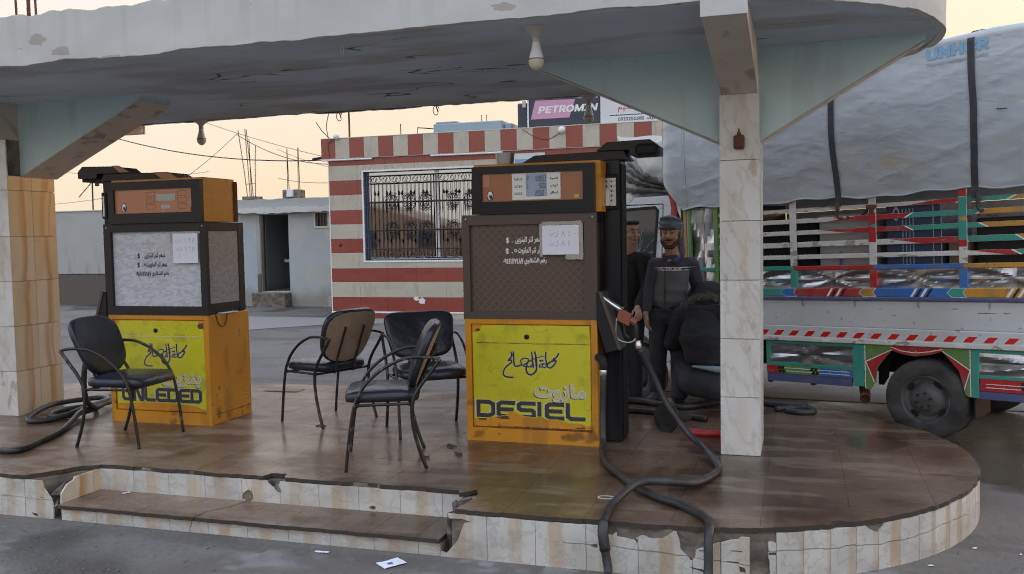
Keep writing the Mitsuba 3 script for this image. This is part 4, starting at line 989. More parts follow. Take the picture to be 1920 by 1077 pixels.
chair(-2.47, 5.74, 204.5, 0, 'front armchair seen side-on, nearest to the camera and the steps')
chair(-2.955, 6.81, -53.5, 1, 'armchair with a wide square-cornered back, left of the brown pump')
# ------------------------------------------------------------------ striped kiosk behind the island
kio = thing('kiosk', 'striped kiosk clad in red and cream tiles with a grilled window', 'kiosk')
KV = 18.33
wall = part(kio, 'wall', ext(rect(-10.05, -1.9, -.1, 3.56).difference(rect(-9.22, -5.90, 1.29, 3.25)), .28, (0, KV+.292, 0), (1, 0, 0), (0, 0, 1)), 'm_creamtile')
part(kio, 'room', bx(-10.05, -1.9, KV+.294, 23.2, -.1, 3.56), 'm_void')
RB = {'m_redtile': [(.165, .478), (.82, 1.122), (1.47, 1.782), (2.11, 2.42), (2.76, 3.078), (3.41, 3.565)], 'm_creamtile': [(.481, .817), (1.125, 1.467), (1.785, 2.107), (2.423, 2.757), (3.081, 3.407)]}
WX0, WX1, WZ0, WZ1 = -9.22, -5.90, 1.29, 3.25
hole = rect(WX0, WX1, WZ0, WZ1); scars = unary_union([blob(-8.02, .455, .07, .05, 3), blob(-7.89, .395, .085, .07, 8)])
for mat, rows in RB.items():
    for r_, (z0, z1) in enumerate(rows):
        for k in range(12):
            a = -10.06+k*.690
            if a > -2: continue
            q = rect(a+.002, min(a+.688, -1.89), z0, z1).difference(hole).difference(scars)
            if q.area < .003: continue
            part(wall, 'tile', facing(q, .012+float(RNG.random())*.0015, KV+.012), mat)
part(wall, 'corner_trim', bx(-10.085, -10.062, KV-.004, KV+.04, .02, 3.56), 'm_white')
part(wall, 'plaster_patch', facing(scars.buffer(.01), .004, KV+.012), 'm_white')
pl = part(kio, 'plinth', bx(-10.05, -1.9, KV-.02, KV+.01, -.05, .125), 'm_creamtile')
for k in range(0, 22): part(pl, 'tile', bx(-10.05+k*.35+.002, -10.05+(k+1)*.35-.002, KV-.032, KV-.021, .0, .118), 'm_redtile' if k % 2 else 'm_creamtile')
part(kio, 'ledge', bx(-10.07, -1.9, KV-.045, KV-.003, .127, .160, .006), 'm_white')
par = part(kio, 'parapet', bx(-10.20, -1.7, KV-.04, 23.2, 3.570, 4.0), 'm_creamtile')
for k in range(25):
    a = -10.215+k*.352
    part(par, 'tile', facing(rect(a+.002, a+.350, 3.572, 4.005), .012+float(RNG.random())*.001, KV-.041), 'm_redtile' if k % 2 == 0 else 'm_creamtile')
part(par, 'coping', bx(-10.22, -1.7, KV-.06, KV+.1, 4.007, 4.025, .005), 'm_greywhite')
part(par, 'shadow_board', bx(-10.2, -1.7, KV-.045, KV-.004, 3.562, 3.5695), 'm_white')
for a, b in ((-10.19, -8.97), (-7.58, -5.95)): part(kio, 'tube_lamp', tube([(a, KV-.06, 3.535), (b, KV-.06, 3.535)], .019, 8), 'm_tubewhite', True)
part(kio, 'lamp_arm', tube([(-10.45, KV-.02, 3.58), (-10.18, KV-.02, 3.61)], .03, 8), 'm_darkframe', True)
for u, z in ((-9.80, 4.05), (-4.66, 3.93)): part(kio, 'dome_lamp', lathe([(0, -.05), (.06, -.04), (.075, 0), (.06, .04), (0, .055)], 16, (u, KV-.10, z), (0, -1, 0)), 'm_white', True)
part(kio, 'cable', tube(spline([(-5.5, KV-.06, 3.98), (-5.2, KV-.06, 3.80), (-4.95, KV-.06, 3.76), (-4.66, KV-.07, 3.90)], 8), .006, 5), 'm_wire', True)
part(kio, 'cable', tube(spline([(-10.0, KV-.06, 3.60), (-10.02, KV-.07, 3.9), (-9.8, KV-.07, 4.03)], 8), .006, 5), 'm_wire', True)
# window
win = part(kio, 'window', facing(rect(WX0-.035, WX1+.035, WZ0-.035, WZ1+.035).difference(rect(WX0, WX1, WZ0, WZ1)), .03, KV+.014), 'm_lcdframe')
part(win, 'reveal', ext(rect(WX0, WX1, WZ0, WZ1).difference(rect(WX0+.012, WX1-.012, WZ0+.012, WZ1-.012)), .16, (0, KV+.17, 0), (1, 0, 0), (0, 0, 1)), 'm_frameblue')
for a, b in ((WX0+.015, WX0+.085), (-7.56, -7.47), (WX1-.085, WX1-.015)): part(win, 'sash', bx(a, b, KV+.09, KV+.13, WZ0+.02, WZ1-.02, .006), 'm_white' if a > -9 and a < -6.5 else 'm_frameblue')
part(win, 'sash_rail', bx(WX0+.09, WX1-.09, KV+.095, KV+.125, WZ0+.02, WZ0+.07, .005), 'm_lcdframe')
part(win, 'pane', bx(WX0+.02, -7.565, KV+.112, KV+.118, WZ0+.07, WZ1-.02), 'm_mirrorglass', label='mirror-like window pane')
part(win, 'pane', bx(-7.465, WX1-.02, KV+.112, KV+.118, WZ0+.07, WZ1-.02), 'm_mirrorglass')
gy = KV+.03
gri = part(win, 'grille', cat_([tube([(WX0+.09, gy, z), (WX1-.09, gy, z)], r, 6) for z, r in ((3.155, .012), (2.985, .014), (2.575, .020), (1.955, .020), (1.545, .014), (1.345, .012))]+[tube([(x, gy, 1.34), (x, gy, 3.16)], .012, 6) for x in (WX0+.09, -7.62, -7.50, WX1-.09)]), 'm_iron', 30)
# bars and ornaments
xs = np.linspace(WX0+.17, -7.70, 15); xs2 = np.linspace(-7.42, WX1-.17, 15)
for i, x in enumerate(np.r_[xs, xs2]):
    part(win, 'bar', cat_([tube([(x, gy, 1.36), (x, gy, 3.0)], .0065, 5)]+([tube([(x, gy, 2.30), (x, gy, 2.42), (x, gy, 2.8)], [.007, .016, .005], 6), tube([(x, gy, 1.65), (x, gy, 1.78), (x, gy, 2.12)], [.005, .017, .007], 6)] if i % 3 == 0 else [])+([hullpts(np.array([(x-.035, gy, 2.76), (x+.035, gy, 2.76), (x, gy-.01, 2.84), (x, gy+.01, 2.70)])), hullpts(np.array([(x-.03, gy, 1.72), (x+.03, gy, 1.72), (x, gy-.01, 1.64), (x, gy+.01, 1.78)]))] if i % 3 == 1 else [])), 'm_iron', 30)
def spiral(cx, cz, r, a0, turns, sgn, n=16):
    t = np.linspace(0, 1, n); a = a0+sgn*turns*2*np.pi*t; rr = r*(1-.72*t)
    return tube(np.c_[cx+rr*np.cos(a), np.full(n, gy-.012), cz+rr*np.sin(a)], .0065, 5)
sc = []
for x in list(np.arange(WX0+.24, -7.65, .245))+list(np.arange(-7.36, WX1-.12, .245)):
    sc += [spiral(x, 3.07, .105, math.pi, 1.3, -1), spiral(x+.02, 1.445, .11, 0, 1.3, -1)]
part(win, 'scrollwork', cat_(sc), 'm_iron', True, kind='stuff', label='rows of iron scrolls along the top and bottom of the grille')
orn = []
for x in (-8.60, -8.17, -7.78, -7.16, -6.76, -6.36):
    for z in (2.575, 1.955):
        for sx in (-1, 1):
            for sz in (-1, 1): orn += [spiral(x+sx*.065, z+sz*.085, .055, math.pi/2*(1-sz*sx), 1.1, sx*sz), spiral(x+sx*.05, z+sz*.17, .04, 0, 1.0, sx)]
        orn.append(tube([(x+.10*math.cos(a), gy-.014, z+.15*math.sin(a)) for a in np.linspace(0, 2*np.pi, 18)], .009, 5))
part(win, 'ornament', cat_(orn), 'm_iron', True, kind='stuff', label='curled iron rosettes on the middle rails of the grille')
part(kio, 'bulb', lathe([(0, 0), (.03, 0), (.035, .03), (0, .05)], 12, (-9.83, KV+.0, 1.65), (0, -1, 0)), 'm_rust', True)
part(kio, 'poster', bx(-5.72, -5.05, KV-.004, KV-.001, 3.05, 3.50), 'm_signwhite', label='pale poster with a blue band')
part(kio, 'poster_band', bx(-5.70, -5.12, KV-.006, KV-.0045, 3.05, 3.38), 'm_unhcr')
# things on the kiosk roof
tk = thing('roof_tank', 'dented blue-grey metal water tank on the kiosk roof', 'water tank')
put(tk, bx(-7.80, -6.18, 19.0, 20.0, 4.0, 4.30, .02), 'm_tank')
part(tk, 'lid', bx(-7.76, -7.25, 19.05, 19.9, 4.301, 4.345, .015), 'm_tank'); part(tk, 'end_plate', bx(-6.175, -5.99, 19.1, 20.1, 4.0, 4.24, .02), 'm_tank')
part(tk, 'float_pipe', tube([(-7.80, 19.3, 4.22), (-8.18, 19.0, 4.24), (-8.19, 19.0, 4.0)], .013, 6), 'm_wire', True)
for u in (-6.85, -6.73): part(tk, 'steel_bar', tube([(u, 19.6, 4.2), (u-.02, 19.6, 4.52)], .009, 5), 'm_rust', True)
def rod(u, v, z0, z1, r, lab, cat='pole', lean=0.0):
    t = thing('roof_pole', lab, cat); put(t, tube([(u, v, z0), (u+lean, v, z1)], r, 8), 'm_rust', True)
rod(-9.72, 18.7, 3.95, 6.5, .022, 'thin dark steel pole rising from the left end of the kiosk roof')
rod(-8.50, 18.8, 3.95, 4.32, .011, 'short thin rod on the kiosk roof left of the tank')
t = thing('bent_wire', 'stiff bent wires sticking up at the kiosk roof corner', 'wire')
put(t, cat_([tube([(-10.05, 18.45, 4.0), (-10.28, 18.45, 4.22), (-10.42, 18.45, 4.42)], .010, 5), tube(spline([(-10.12, 18.45, 4.05), (-10.16, 18.45, 4.3), (-10.12, 18.45, 4.5), (-10.05, 18.45, 4.75)], 6), .009, 5)]), 'm_wire', True)
bxk = thing('roof_cabinet', 'dark blue box beside the dark sign on the kiosk roof', 'cabinet')
put(bxk, bx(-5.80, -5.50, 18.9, 19.4, 4.0, 4.62, .02), 'm_navy'); part(bxk, 'bracket', bx(-5.68, -5.60, 18.86, 18.9, 4.52, 4.66, .005), 'm_steel')
sg_ = thing('dark_sign', 'dark blue signboard with a pink slanted block and white capitals', 'sign')
SV = 18.55
put(sg_, bx(-5.44, -3.93, SV, SV+.14, 3.98, 5.02, .01), 'm_navy')
part(sg_, 'edge_strip', bx(-5.475, -5.445, SV-.01, SV+.15, 3.98, 4.75), 'm_white')
part(sg_, 'pink_block', facing(sg.Polygon([(-5.40, 4.215), (-4.57, 4.215), (-4.44, 4.585), (-5.30, 4.60)]), .004, SV), 'm_pink')
part(sg_, 'pink_block', facing(sg.Polygon([(-4.44, 4.60), (-3.97, 4.58), (-3.95, 4.72), (-4.38, 4.74)]), .004, SV), 'm_pink')
pt = sa.skew(text_poly('PETROMIN', .1, latin_stroke=4), xs=10)
part(sg_, 'lettering', facing(fit(pt, -5.24, -3.96, 4.325, 4.475), .004, SV-.0045), 'm_white', label='white slanted capitals')
ws = thing('white_sign', 'white signboard with a phone number beside the dark sign', 'sign')
put(ws, bx(-3.92, -1.6, SV+.005, SV+.12, 3.98, 5.1, .01), 'm_signwhite')
part(ws, 'rule', facing(rect(-3.73, -2.2, 4.195, 4.213), .003, SV+.005), 'm_inkblue')
part(ws, 'lettering', facing(fit(text_poly('0933251688', .1, latin_stroke=3), -3.55, -3.02, 4.085, 4.155), .003, SV+.005), 'm_inkblue')
part(ws, 'lettering', facing(fit(text_poly('أشرف', .1, True, 700), -2.96, -2.73, 4.07, 4.19), .003, SV+.005), 'm_inkblue')
part(ws, 'lettering', facing(fit(text_poly('بيت', .1, True, 700), -2.66, -2.45, 4.07, 4.19), .003, SV+.005), 'm_inkblue')
part(ws, 'lettering', facing(fit(text_poly('زيوت / تشحيم', .1, True, 600), -3.55, -2.60, 4.26, 4.42), .003, SV+.005), 'm_signred')
part(ws, 'stain', facing(unary_union([jag(rect(x, x+.06+.05*(i % 3), 4.0, 4.03+.03*(i % 2)), .02, .006, i) for i, x in enumerate(np.arange(-3.7, -1.9, .16))]), .002, SV+.005), 'm_greywhite', kind='stuff')

# ------------------------------------------------------------------ plastered outbuilding and boundary wall
ob = thing('outbuilding', 'low blue-white plastered outbuilding with a dark open doorway', 'outbuilding')
OV = 21.42
dr_ = rect(-13.87, -13.02, .40, 2.47); wn = rect(-12.22, -11.80, 2.10, 2.50)
part(ob, 'wall', facing(rect(-14.62, -9.0, -.05, 2.55).difference(dr_).difference(wn), -.24, OV) if False else ext(rect(-14.62, -9.0, -.05, 2.55).difference(dr_).difference(wn), .24, (0, OV+.24, 0), (1, 0, 0), (0, 0, 1)), 'm_plaster')
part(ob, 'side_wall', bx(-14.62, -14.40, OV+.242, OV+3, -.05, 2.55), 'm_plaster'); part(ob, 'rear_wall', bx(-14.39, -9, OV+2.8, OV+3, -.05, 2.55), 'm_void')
part(ob, 'floor', bx(-14.39, -9, OV+.242, OV+2.79, -.05, .39), 'm_cement')
part(ob, 'partition', bx(-13.02, -12.90, OV+.26, OV+2.6, .4, 2.5), 'm_wallgrey'); part(ob, 'inner_jamb', bx(-13.80, -13.50, OV+1.4, OV+1.5, .4, 2.3), 'm_wallgrey')
part(ob, 'basin', bx(-13.80, -13.52, OV+1.0, OV+1.38, 1.15, 1.24, .02), 'm_white')
roof = part(ob, 'roof', ext(jag(rect(-14.80, -9.0, 2.555, 2.87), .12, .008, 4), 3.3, (0, OV+3.15, 0), (1, 0, 0), (0, 0, 1)), 'm_wallgrey')
part(roof, 'broken_edge', ext(jag(rect(-14.6, -11.0, 2.50, 2.64), .09, .016, 6), .10, (0, OV-.152, 0), (1, 0, 0), (0, 0, 1)), 'm_fascia')
part(ob, 'door_frame', bx(-14.0, -13.88, OV-.03, OV-.001, .38, 2.50, .01), 'm_wallgrey'); part(ob, 'door_post', bx(-13.865, -13.79, OV+.0, OV+.10, .41, 2.46, .01), 'm_brownmetal')
wf = part(ob, 'window', ext(rect(-12.24, -11.78, 2.08, 2.52).difference(rect(-12.19, -11.83, 2.13, 2.47)), .06, (0, OV+.03, 0), (1, 0, 0), (0, 0, 1)), 'm_greywhite')
for k in range(4): part(wf, 'bar', bx(-12.16+k*.09, -12.13+k*.09, OV+.0, OV+.02, 2.13, 2.47), 'm_brownmetal')
part(wf, 'dark_pane', bx(-12.22, -11.80, OV+.1, OV+.12, 2.1, 2.5), 'm_brownmetal')
part(ob, 'step', bx(-14.0, -12.98, OV-.35, OV-.002, -.05, .38, .02), 'm_cement')
stb = part(roof, 'column_stub', bx(-13.30, -12.82, OV+.2, OV+.6, 2.86, 3.13, .02), 'm_cement')
part(roof, 'junction_box', bx(-13.12, -12.94, OV+.12, OV+.20, 2.93, 3.13, .01), 'm_white')
for u, l in ((-13.25, .02), (-13.20, -.03), (-12.92, .02), (-12.87, -.02)): part(roof, 'steel_bar', tube([(u, OV+.4, 3.1), (u+l, OV+.4, 4.25)], .010, 5), 'm_rust', True)
for u, l, z in ((-15.1, -.05, 4.75), (-15.05, .03, 4.80), (-14.92, -.03, 4.75), (-14.86, .05, 4.7), (-14.80, .02, 4.3)):
    pass
t = thing('steel_bar_cluster', 'cluster of tall bare reinforcing bars above the outbuilding corner', 'rebar')
put(t, bx(-14.75, -14.35, OV+.5, OV+.9, 2.85, 3.0), 'm_cement')
for u, l, z in ((-14.70, -.24, 4.85), (-14.62, -.10, 4.88), (-14.52, -.16, 4.86), (-14.45, .05, 4.4), (-14.58, -.02, 4.6)): part(t, 'bar', tube([(u, OV+.7, 2.95), (u+l*.4, OV+.7, 3.8), (u+l, OV+.7, z)], .011, 5), 'm_rust', True)
part(t, 'tie', tube([(-14.75, OV+.68, 3.35), (-14.42, OV+.68, 3.36)], .008, 5), 'm_rust', True)
bw = thing('boundary_wall', 'long grey plastered boundary wall with a dark brown base, left of the outbuilding', 'wall')
put(bw, bx(-34, -14.64, OV+.02, OV+.3, -.05, 2.70), 'm_wallgrey')
part(bw, 'coping', bx(-34, -14.64, OV-.01, OV+.33, 2.702, 2.74, .01), 'm_greywhite')
part(bw, 'joint', bx(-34, -14.64, OV+.008, OV+.019, .885, .905), 'm_void')
# overhead wires
def sag(lab, a, b, d, r=.011):
    t = thing('overhead_wire', lab, 'wire', 'overhead wires left of the kiosk'); a, b = np.array(a, float), np.array(b, float); s_ = np.linspace(0, 1, 24)[:, None]
    p = a+(b-a)*s_; p[:, 2] -= d*4*(s_*(1-s_))[:, 0]; put(t, tube(p, r*.72, 5), 'm_wire', True)
V = 25.0
sag('thick double overhead wire running down to the kiosk corner', (-26.5, V, 7.2), (-11.2, 20.4, 3.75), .75, .020)
sag('upper overhead wire running from behind the canopy to the kiosk corner', (-22, V, 7.2), (-11.0, 22, 3.72), .3, .010)
sag('slack overhead wire from the bar cluster to the kiosk corner', (-15.0, OV+.7, 4.75), (-11.0, 21, 3.7), .28, .013)
sag('straight wire slanting up to the bar cluster', (-18.8, V, 3.9), (-14.95, OV+.7, 4.78), .05, .010)
sag('low wire between the outbuilding roof and the kiosk', (-15.5, V, 3.7), (-10.3, 20.5, 3.25), .12, .010)
sag('lowest wire from the boundary wall behind the left pump', (-25.2, V, 3.1), (-19, V, 3.7), .12, .010)
sag('thin wire crossing above the boundary wall', (-25.5, V, 4.55), (-18, V, 4.0), .3, .009)
sag('thin wire dropping behind the outbuilding roof', (-15.5, V, 4.6), (-10.4, 21.5, 3.45), .15, .008)
t = thing('street_pole', 'distant thin wooden pole with a cross-arm left of the left pump', 'utility pole')
put(t, tube([(-23.55, 26, 0), (-23.5, 26, 4.05)], .025, 8), 'm_wire', True); part(t, 'cross_arm', tube([(-24.1, 26, 3.4), (-23.3, 26, 4.1)], .016, 6), 'm_wire', True); part(t, 'insulator', lathe([(0, 0), (.07, .02), (.07, .22), (0, .26)], 10, (-23.3, 26, 3.75)), 'm_wire', True)
# the house across the road behind the photographer, seen mirrored in the kiosk window
hs = thing('house_across_road', 'brown gabled house across the road, mirrored in the kiosk window', 'house')
def gable(u0, u1, uc, ze, zr): return ext(sg.Polygon([(u0, 0), (u1, 0), (u1, ze), (uc, zr), (u0, ze)]), 6, (0, -24, 0), (1, 0, 0), (0, 0, 1))
part(hs, 'wall', gable(-34, -23.2, -31.5, 2.3, 4.5), 'm_brownroof'); part(hs, 'wall', gable(-23, -12, -15.5, 2.0, 3.9), 'm_brownroof')
for k in range(4): part(hs, 'window', bx(-31+k*4.6, -29.6+k*4.6, -23.99, -23.96, 1.0, 2.2, .01), 'm_navy')
# ------------------------------------------------------------------ truck: local x to the rear (right in the picture), y across, z up
_d = np.array([-.8834, .4678, -.0279]); _d /= np.linalg.norm(_d); _n = np.array([.4678, .8834, 0]); _up = np.cross(_n, _d); _up *= np.sign(_up[2])
TM = np.eye(4); TM[:3, 0] = -_d; TM[:3, 1] = _n; TM[:3, 2] = _up; TM[:3, 3] = (.973, 8.323, 0.0)
trk = thing('truck', 'white flatbed truck with brightly painted slatted side boards and silver star panels', 'truck')
def tp(parent, base, m, mat, sm=False, **k):
    if isinstance(m, (list, tuple)): m = cat_(m)
    return part(parent, base, tf(m, TM), mat, sm, **k)
def face(poly, d, y): return ext(poly, d, (0, y, 0), (1, 0, 0), (0, 0, 1))
RF, RR_ = -2.30, 1.42
# body side
side = tp(trk, 'drop_side', [bx(RF, RR_, .0, .035, .945, 1.182, .006), bx(RF, RR_, -.010, .030, .806, .943, .006)], 'm_truckwhite', 20)
tp(trk, 'lower_lip', bx(RF, RR_, -.016, .0, .800, .842, .004), 'm_slat')
for k in range(24):
    r = RF+.02+k*.155
    w = .070
    if r+w+.05 > RR_: continue
    tp(side, 'reflector', face(sg.Polygon([(r, .850), (r+w, .850), (r+w+.045, .898), (r+.045, .898)]), .0015, -.0105), 'm_redglow')
for r in (-1.62, -.86, -.28, .30, .86): tp(side, 'hinge', bx(r, r+.075, -.030, -.017, .800, .826, .005), 'm_slat')
for r in (-1.9, -1.05, -.55, .0, .56, 1.1): tp(side, 'latch', bx(r, r+.012, -.012, -.001, 1.130, 1.178, .002), 'm_steel')
tp(side, 'scratch', [face(jag(rect(a, b, 1.088, 1.094), .03, .002, i), .0006, -.0005) for i, (a, b) in enumerate(((.46, .62), (.66, .72), (.90, .97)))], 'm_rust', kind='stuff')
tp(trk, 'blue_rail', bx(RF, RR_, -.022, .03, 1.184, 1.216, .005), 'm_purple')
SEGS = [(RF, -1.123, 'm_teal'), (-1.123, -.373, 'm_redpaint'), (-.373, .372, 'm_truckblue'), (.372, 1.12, 'm_truckorange'), (1.12, RR_, 'm_teal')]
for a, b, mt in SEGS:
    lr = tp(trk, 'low_rail', bx(a, b-.0, -.014, .025, 1.217, 1.294, .004), mt)
    tp(trk, 'top_beam', bx(a, b, -.012, .025, 1.457, 1.496, .004), mt)
    # arrow head and stripes on the low rail
    nx = {'m_teal': 'm_truckblue', 'm_redpaint': 'm_truckorange', 'm_truckblue': 'm_teal', 'm_truckorange': 'm_redpaint'}[mt]
    if b < RR_:
        ar = sg.Polygon([(b-.13, 1.255), (b-.09, 1.292), (b+.02, 1.292), (b-.01, 1.256), (b+.02, 1.220), (b-.09, 1.220)])
        tp(lr, 'arrow_edge', face(ar.buffer(.004), .0008, -.0142), 'm_white'); tp(lr, 'arrow', face(ar, .0016, -.0142), nx)
    m0 = (a+b)/2-.06
    if b-a > .6:
        for k in range(4): tp(lr, 'stripe', face(sg.Polygon([(m0+k*.042, 1.220), (m0+.022+k*.042, 1.220), (m0+.067+k*.042, 1.292), (m0+.045+k*.042, 1.292)]), .0012, -.0142), 'm_white' if k % 2 == 0 else 'm_black')
# star-pressed foil panels
def foil(parent, x0, x1, z0, z1, y, seed, rays=6, depth=.026):
    r = np.random.default_rng(seed); nx, nz_ = 26, 12
    X, Z = np.meshgrid(np.linspace(x0, x1, nx), np.linspace(z0, z1, nz_), indexing='ij'); cx, cz = (x0+x1)/2, (z0+z1)/2
    ax, az = (X-cx)/(x1-x0)*2, (Z-cz)/(z1-z0)*2; a = np.arctan2(az, ax); rad = np.hypot(ax, az)
    fold = np.abs(((a/(2*np.pi)*2*rays) % 2)-1)
    pts = np.stack([X*7, Z*7, np.full_like(X, seed)], -1)
    Y = y+depth*(.5-fold)*np.clip(rad*1.6, 0, 1)*np.clip(2.0-rad, .35, 1)+.012*(meshkit.fbm(pts, 3, seed=seed)-.5)
    return tp(parent, 'foil_panel', grid_mesh(np.stack([X, Y, Z], -1)), 'm_foil', False, label='silver foil panel pressed into a star')
for i, (a, b) in enumerate(((-1.86, -1.15), (-1.095, -.40), (-.345, .345), (.40, 1.09), (1.15, 1.40))): foil(trk, a, b, 1.292, 1.458, .012, 3+i, 6 if i % 2 else 5)
fp = tp(trk, 'front_frame', face(rect(-2.27, -1.93, 1.25, 2.10).difference(rect(-2.245, -1.972, 1.325, 2.09)), .03, .012), 'm_truckgreen')
foil(trk, -2.25, -1.968, 1.32, 2.092, .018, 12, 5, .06)
tp(fp, 'leaf', face(sg.Polygon(spline([(-2.10, 1.285), (-2.06, 1.31), (-1.99, 1.315), (-1.94, 1.295), (-1.99, 1.27), (-2.06, 1.268)], 5, True)), .002, -.019), 'm_greywhite')
tp(trk, 'front_post', bx(-2.335, -2.30, -.012, .04, 1.25, 2.12, .004), 'm_truckorange'); tp(trk, 'front_post', bx(-2.298, -2.272, -.008, .04, 1.25, 2.12, .004), 'm_tank')
# slats
SL = [(1.992, 2.028), (1.890, 1.932), (1.783, 1.824), (1.669, 1.718), (1.559, 1.600)]
PAINT = [[(-.10, .32, 'm_redpaint'), (.32, .70, 'm_teal'), (.70, 1.42, 'm_truckorange')], [(-.80, -.10, 'm_redpaint'), (-.10, .47, 'm_teal'), (.47, 1.42, 'm_truckorange')],
         [(-.88, -.10, 'm_redpaint'), (-.10, .49, 'm_teal'), (.49, 1.42, 'm_truckorange')], [(-.24, .34, 'm_redpaint'), (.34, .76, 'm_teal'), (.76, 1.42, 'm_truckorange')], [(.42, .73, 'm_redpaint'), (.73, 1.42, 'm_teal')]]
for (z0, z1), pl in zip(SL, PAINT):
    i = SL.index((z0, z1)); up = i < 2
    s_ = tp(trk, 'slat', bx(-1.96, RR_, .004, .026, z0, z1, .003), 'm_slat')
    prev_white = True
    for (a, b, mt) in pl:
        tpr = .28 if prev_white else .07
        p0 = [(a, z0+.001), (a+tpr, z1-.001)] if up else [(a+tpr, z0+.001), (a, z1-.001)]
        e = .07 if b < 1.4 else 0
        p1 = [(b+e, z1-.001), (b, z0+.001)] if up else [(b, z1-.001), (b+e, z0+.001)]
        tp(s_, 'paint', face(sg.Polygon(p0+p1), .0018, .0036), mt)
        if not prev_white:
            ln = sg.LineString([p0[0], p0[1]]).buffer(.005); tp(s_, 'paint_edge', face(ln.intersection(rect(-5, 5, z0, z1)), .0024, .0036), 'm_white')
        prev_white = False
for j, r in enumerate((-1.87, -1.123, -.373, .372, 1.12)):
    ps = tp(trk, 'post', bx(r-.032, r+.032, -.012, .0035, 1.497, 2.105, .003), 'm_slat')
    bc = ('m_teal', 'm_teal', 'm_redpaint', 'm_truckblue', 'm_truckorange')[j]
    tp(trk, 'lower_post', bx(r-.032, r+.032, -.017, .02, 1.295, 1.456, .003), bc)
    if j == 2:
        tp(ps, 'paint', face(rect(r-.031, r+.031, 1.695, 1.95), .0018, -.0122), 'm_redpaint'); tp(ps, 'diamond', face(sg.Polygon([(r-.03, 1.836), (r+.028, 1.855), (r+.028, 1.818)]), .003, -.0122), 'm_teal')
        tp(ps, 'rusty_hinge', [bx(r-.045, r+.045, -.030, -.013, 1.985, 2.02, .004), bx(r-.02, r+.02, -.026, -.014, 1.95, 2.015, .004)], 'm_rust')
    if j == 3:
        tp(ps, 'paint', face(rect(r-.031, r+.031, 1.69, 2.035), .0018, -.0122), 'm_teal'); tp(ps, 'paint', face(rect(r-.031, r+.031, 1.632, 1.688), .0018, -.0122), 'm_redpaint'); tp(ps, 'paint', face(rect(r-.031, r+.031, 2.04, 2.104), .0018, -.0122), 'm_redpaint')
        tp(ps, 'diamond', face(sg.Polygon([(r-.03, 1.86), (r+.03, 1.885), (r+.03, 1.835)]), .003, -.0122), 'm_truckorange')
# skirts below the deck
def skirt(x0, x1, wide):
    fr = rect(x0, x1, .562, .795).difference(rect(x0+.03, x1-wide, .590, .768)); return fr
sk = tp(trk, 'skirt', face(rect(-1.44, -.478, .562, .795).difference(rect(-1.40, -.583, .590, .768)), .02, .030), 'm_teal'); tp(sk, 'post', bx(-.585, -.482, .003, .009, .42, .795, .003), 'm_teal')
foil(trk, -1.405, -.58, .587, .771, .022, 21, 5)
tp(sk, 'purple_board', bx(-1.44, -.60, .012, .035, .408, .481, .004), 'm_purple'); pb = tp(sk, 'striped_board', bx(-1.44, -.57, .010, .032, .483, .561, .003), 'm_truckgreen')
tp(pb, 'paint', face(rect(-.90, -.575, .487, .557), .0015, .0098), 'm_truckblue'); tp(pb, 'paint', face(rect(-1.44, -1.30, .487, .557), .0015, .0098), 'm_redpaint')
for z in (.508, .535): tp(pb, 'line', face(rect(-1.26, -.62, z, z+.005), .0028, .0098), 'm_white')
for x in (-1.32, -.985):
    for q in range(2):
        for w in range(2): tp(pb, 'check', face(sg.Polygon([(x+q*.036-w*.012, .492+w*.033), (x+q*.036+.030-w*.012, .492+w*.033), (x+q*.036+.042-w*.012, .520+w*.033), (x+q*.036+.012-w*.012, .520+w*.033)]), .0034, .0098), 'm_black')
for x in (-1.44, -1.0): tp(sk, 'bracket', bx(x, x+.04, .02, .06, .39, .42, .004), 'm_darkframe')
sk2 = tp(trk, 'skirt', face(rect(.410, RR_, .562, .795).difference(rect(.472, RR_-.03, .585, .768)), .02, .030), 'm_teal'); tp(sk2, 'post', bx(.410, .470, .003, .009, .40, .795, .003), 'm_teal')
foil(trk, .468, RR_-.02, .582, .771, .022, 22, 5)
tp(sk2, 'purple_board', bx(.45, RR_, .012, .035, .39, .455, .004), 'm_purple'); pb = tp(sk2, 'striped_board', bx(.473, RR_, .010, .032, .457, .561, .003), 'm_redpaint')
for z in (.487, .515): tp(pb, 'line', face(rect(.52, RR_, z, z+.005), .0028, .0098), 'm_white')
for q in range(2):
    for w in range(2): tp(pb, 'check', face(rect(.78+q*.036, .806+q*.036, .487+w*.034, .514+w*.034), .0034, .0098), 'm_black')
# painted wheel arch
ao = sg.Polygon([(-.478, .795), (-.478, .40), (-.43, .40), (-.385, .475), (-.365, .60), (-.24, .755), (-.15, .728), (-.04, .712), (.10, .735), (.185, .765), (.315, .61), (.345, .50), (.36, .42), (.39, .40), (.408, .40), (.408, .795)])
ar = tp(trk, 'wheel_arch', face(ao, .016, .026), 'm_truckgreen')
R1 = [sg.Polygon([(-.245, .752), (-.465, .645), (-.388, .475), (-.367, .60)]), sg.Polygon([(.190, .765), (.40, .62), (.347, .455), (.316, .61)]), sg.Polygon([(-.245, .793), (-.240, .757), (-.15, .730), (-.04, .714), (.10, .737), (.186, .767), (.19, .793)])]
for q in R1: tp(ar, 'red_paint', face(q.intersection(ao), .0014, .0099), 'm_redpaint')
wl = [[(-.24, .757), (-.467, .645), (-.392, .46)], [(.188, .767), (.402, .62), (.348, .44)], [(-.24, .782), (-.15, .752), (-.04, .742), (-.03, .752), (-.02, .742), (.08, .757), (.188, .782)], [(-.474, .79), (-.474, .41)], [(.404, .79), (.404, .41)]]
tp(ar, 'white_line', face(strokes(wl, .007).intersection(ao), .0022, .0099), 'm_white', kind='stuff', label='thin white outlines on the painted wheel arch')
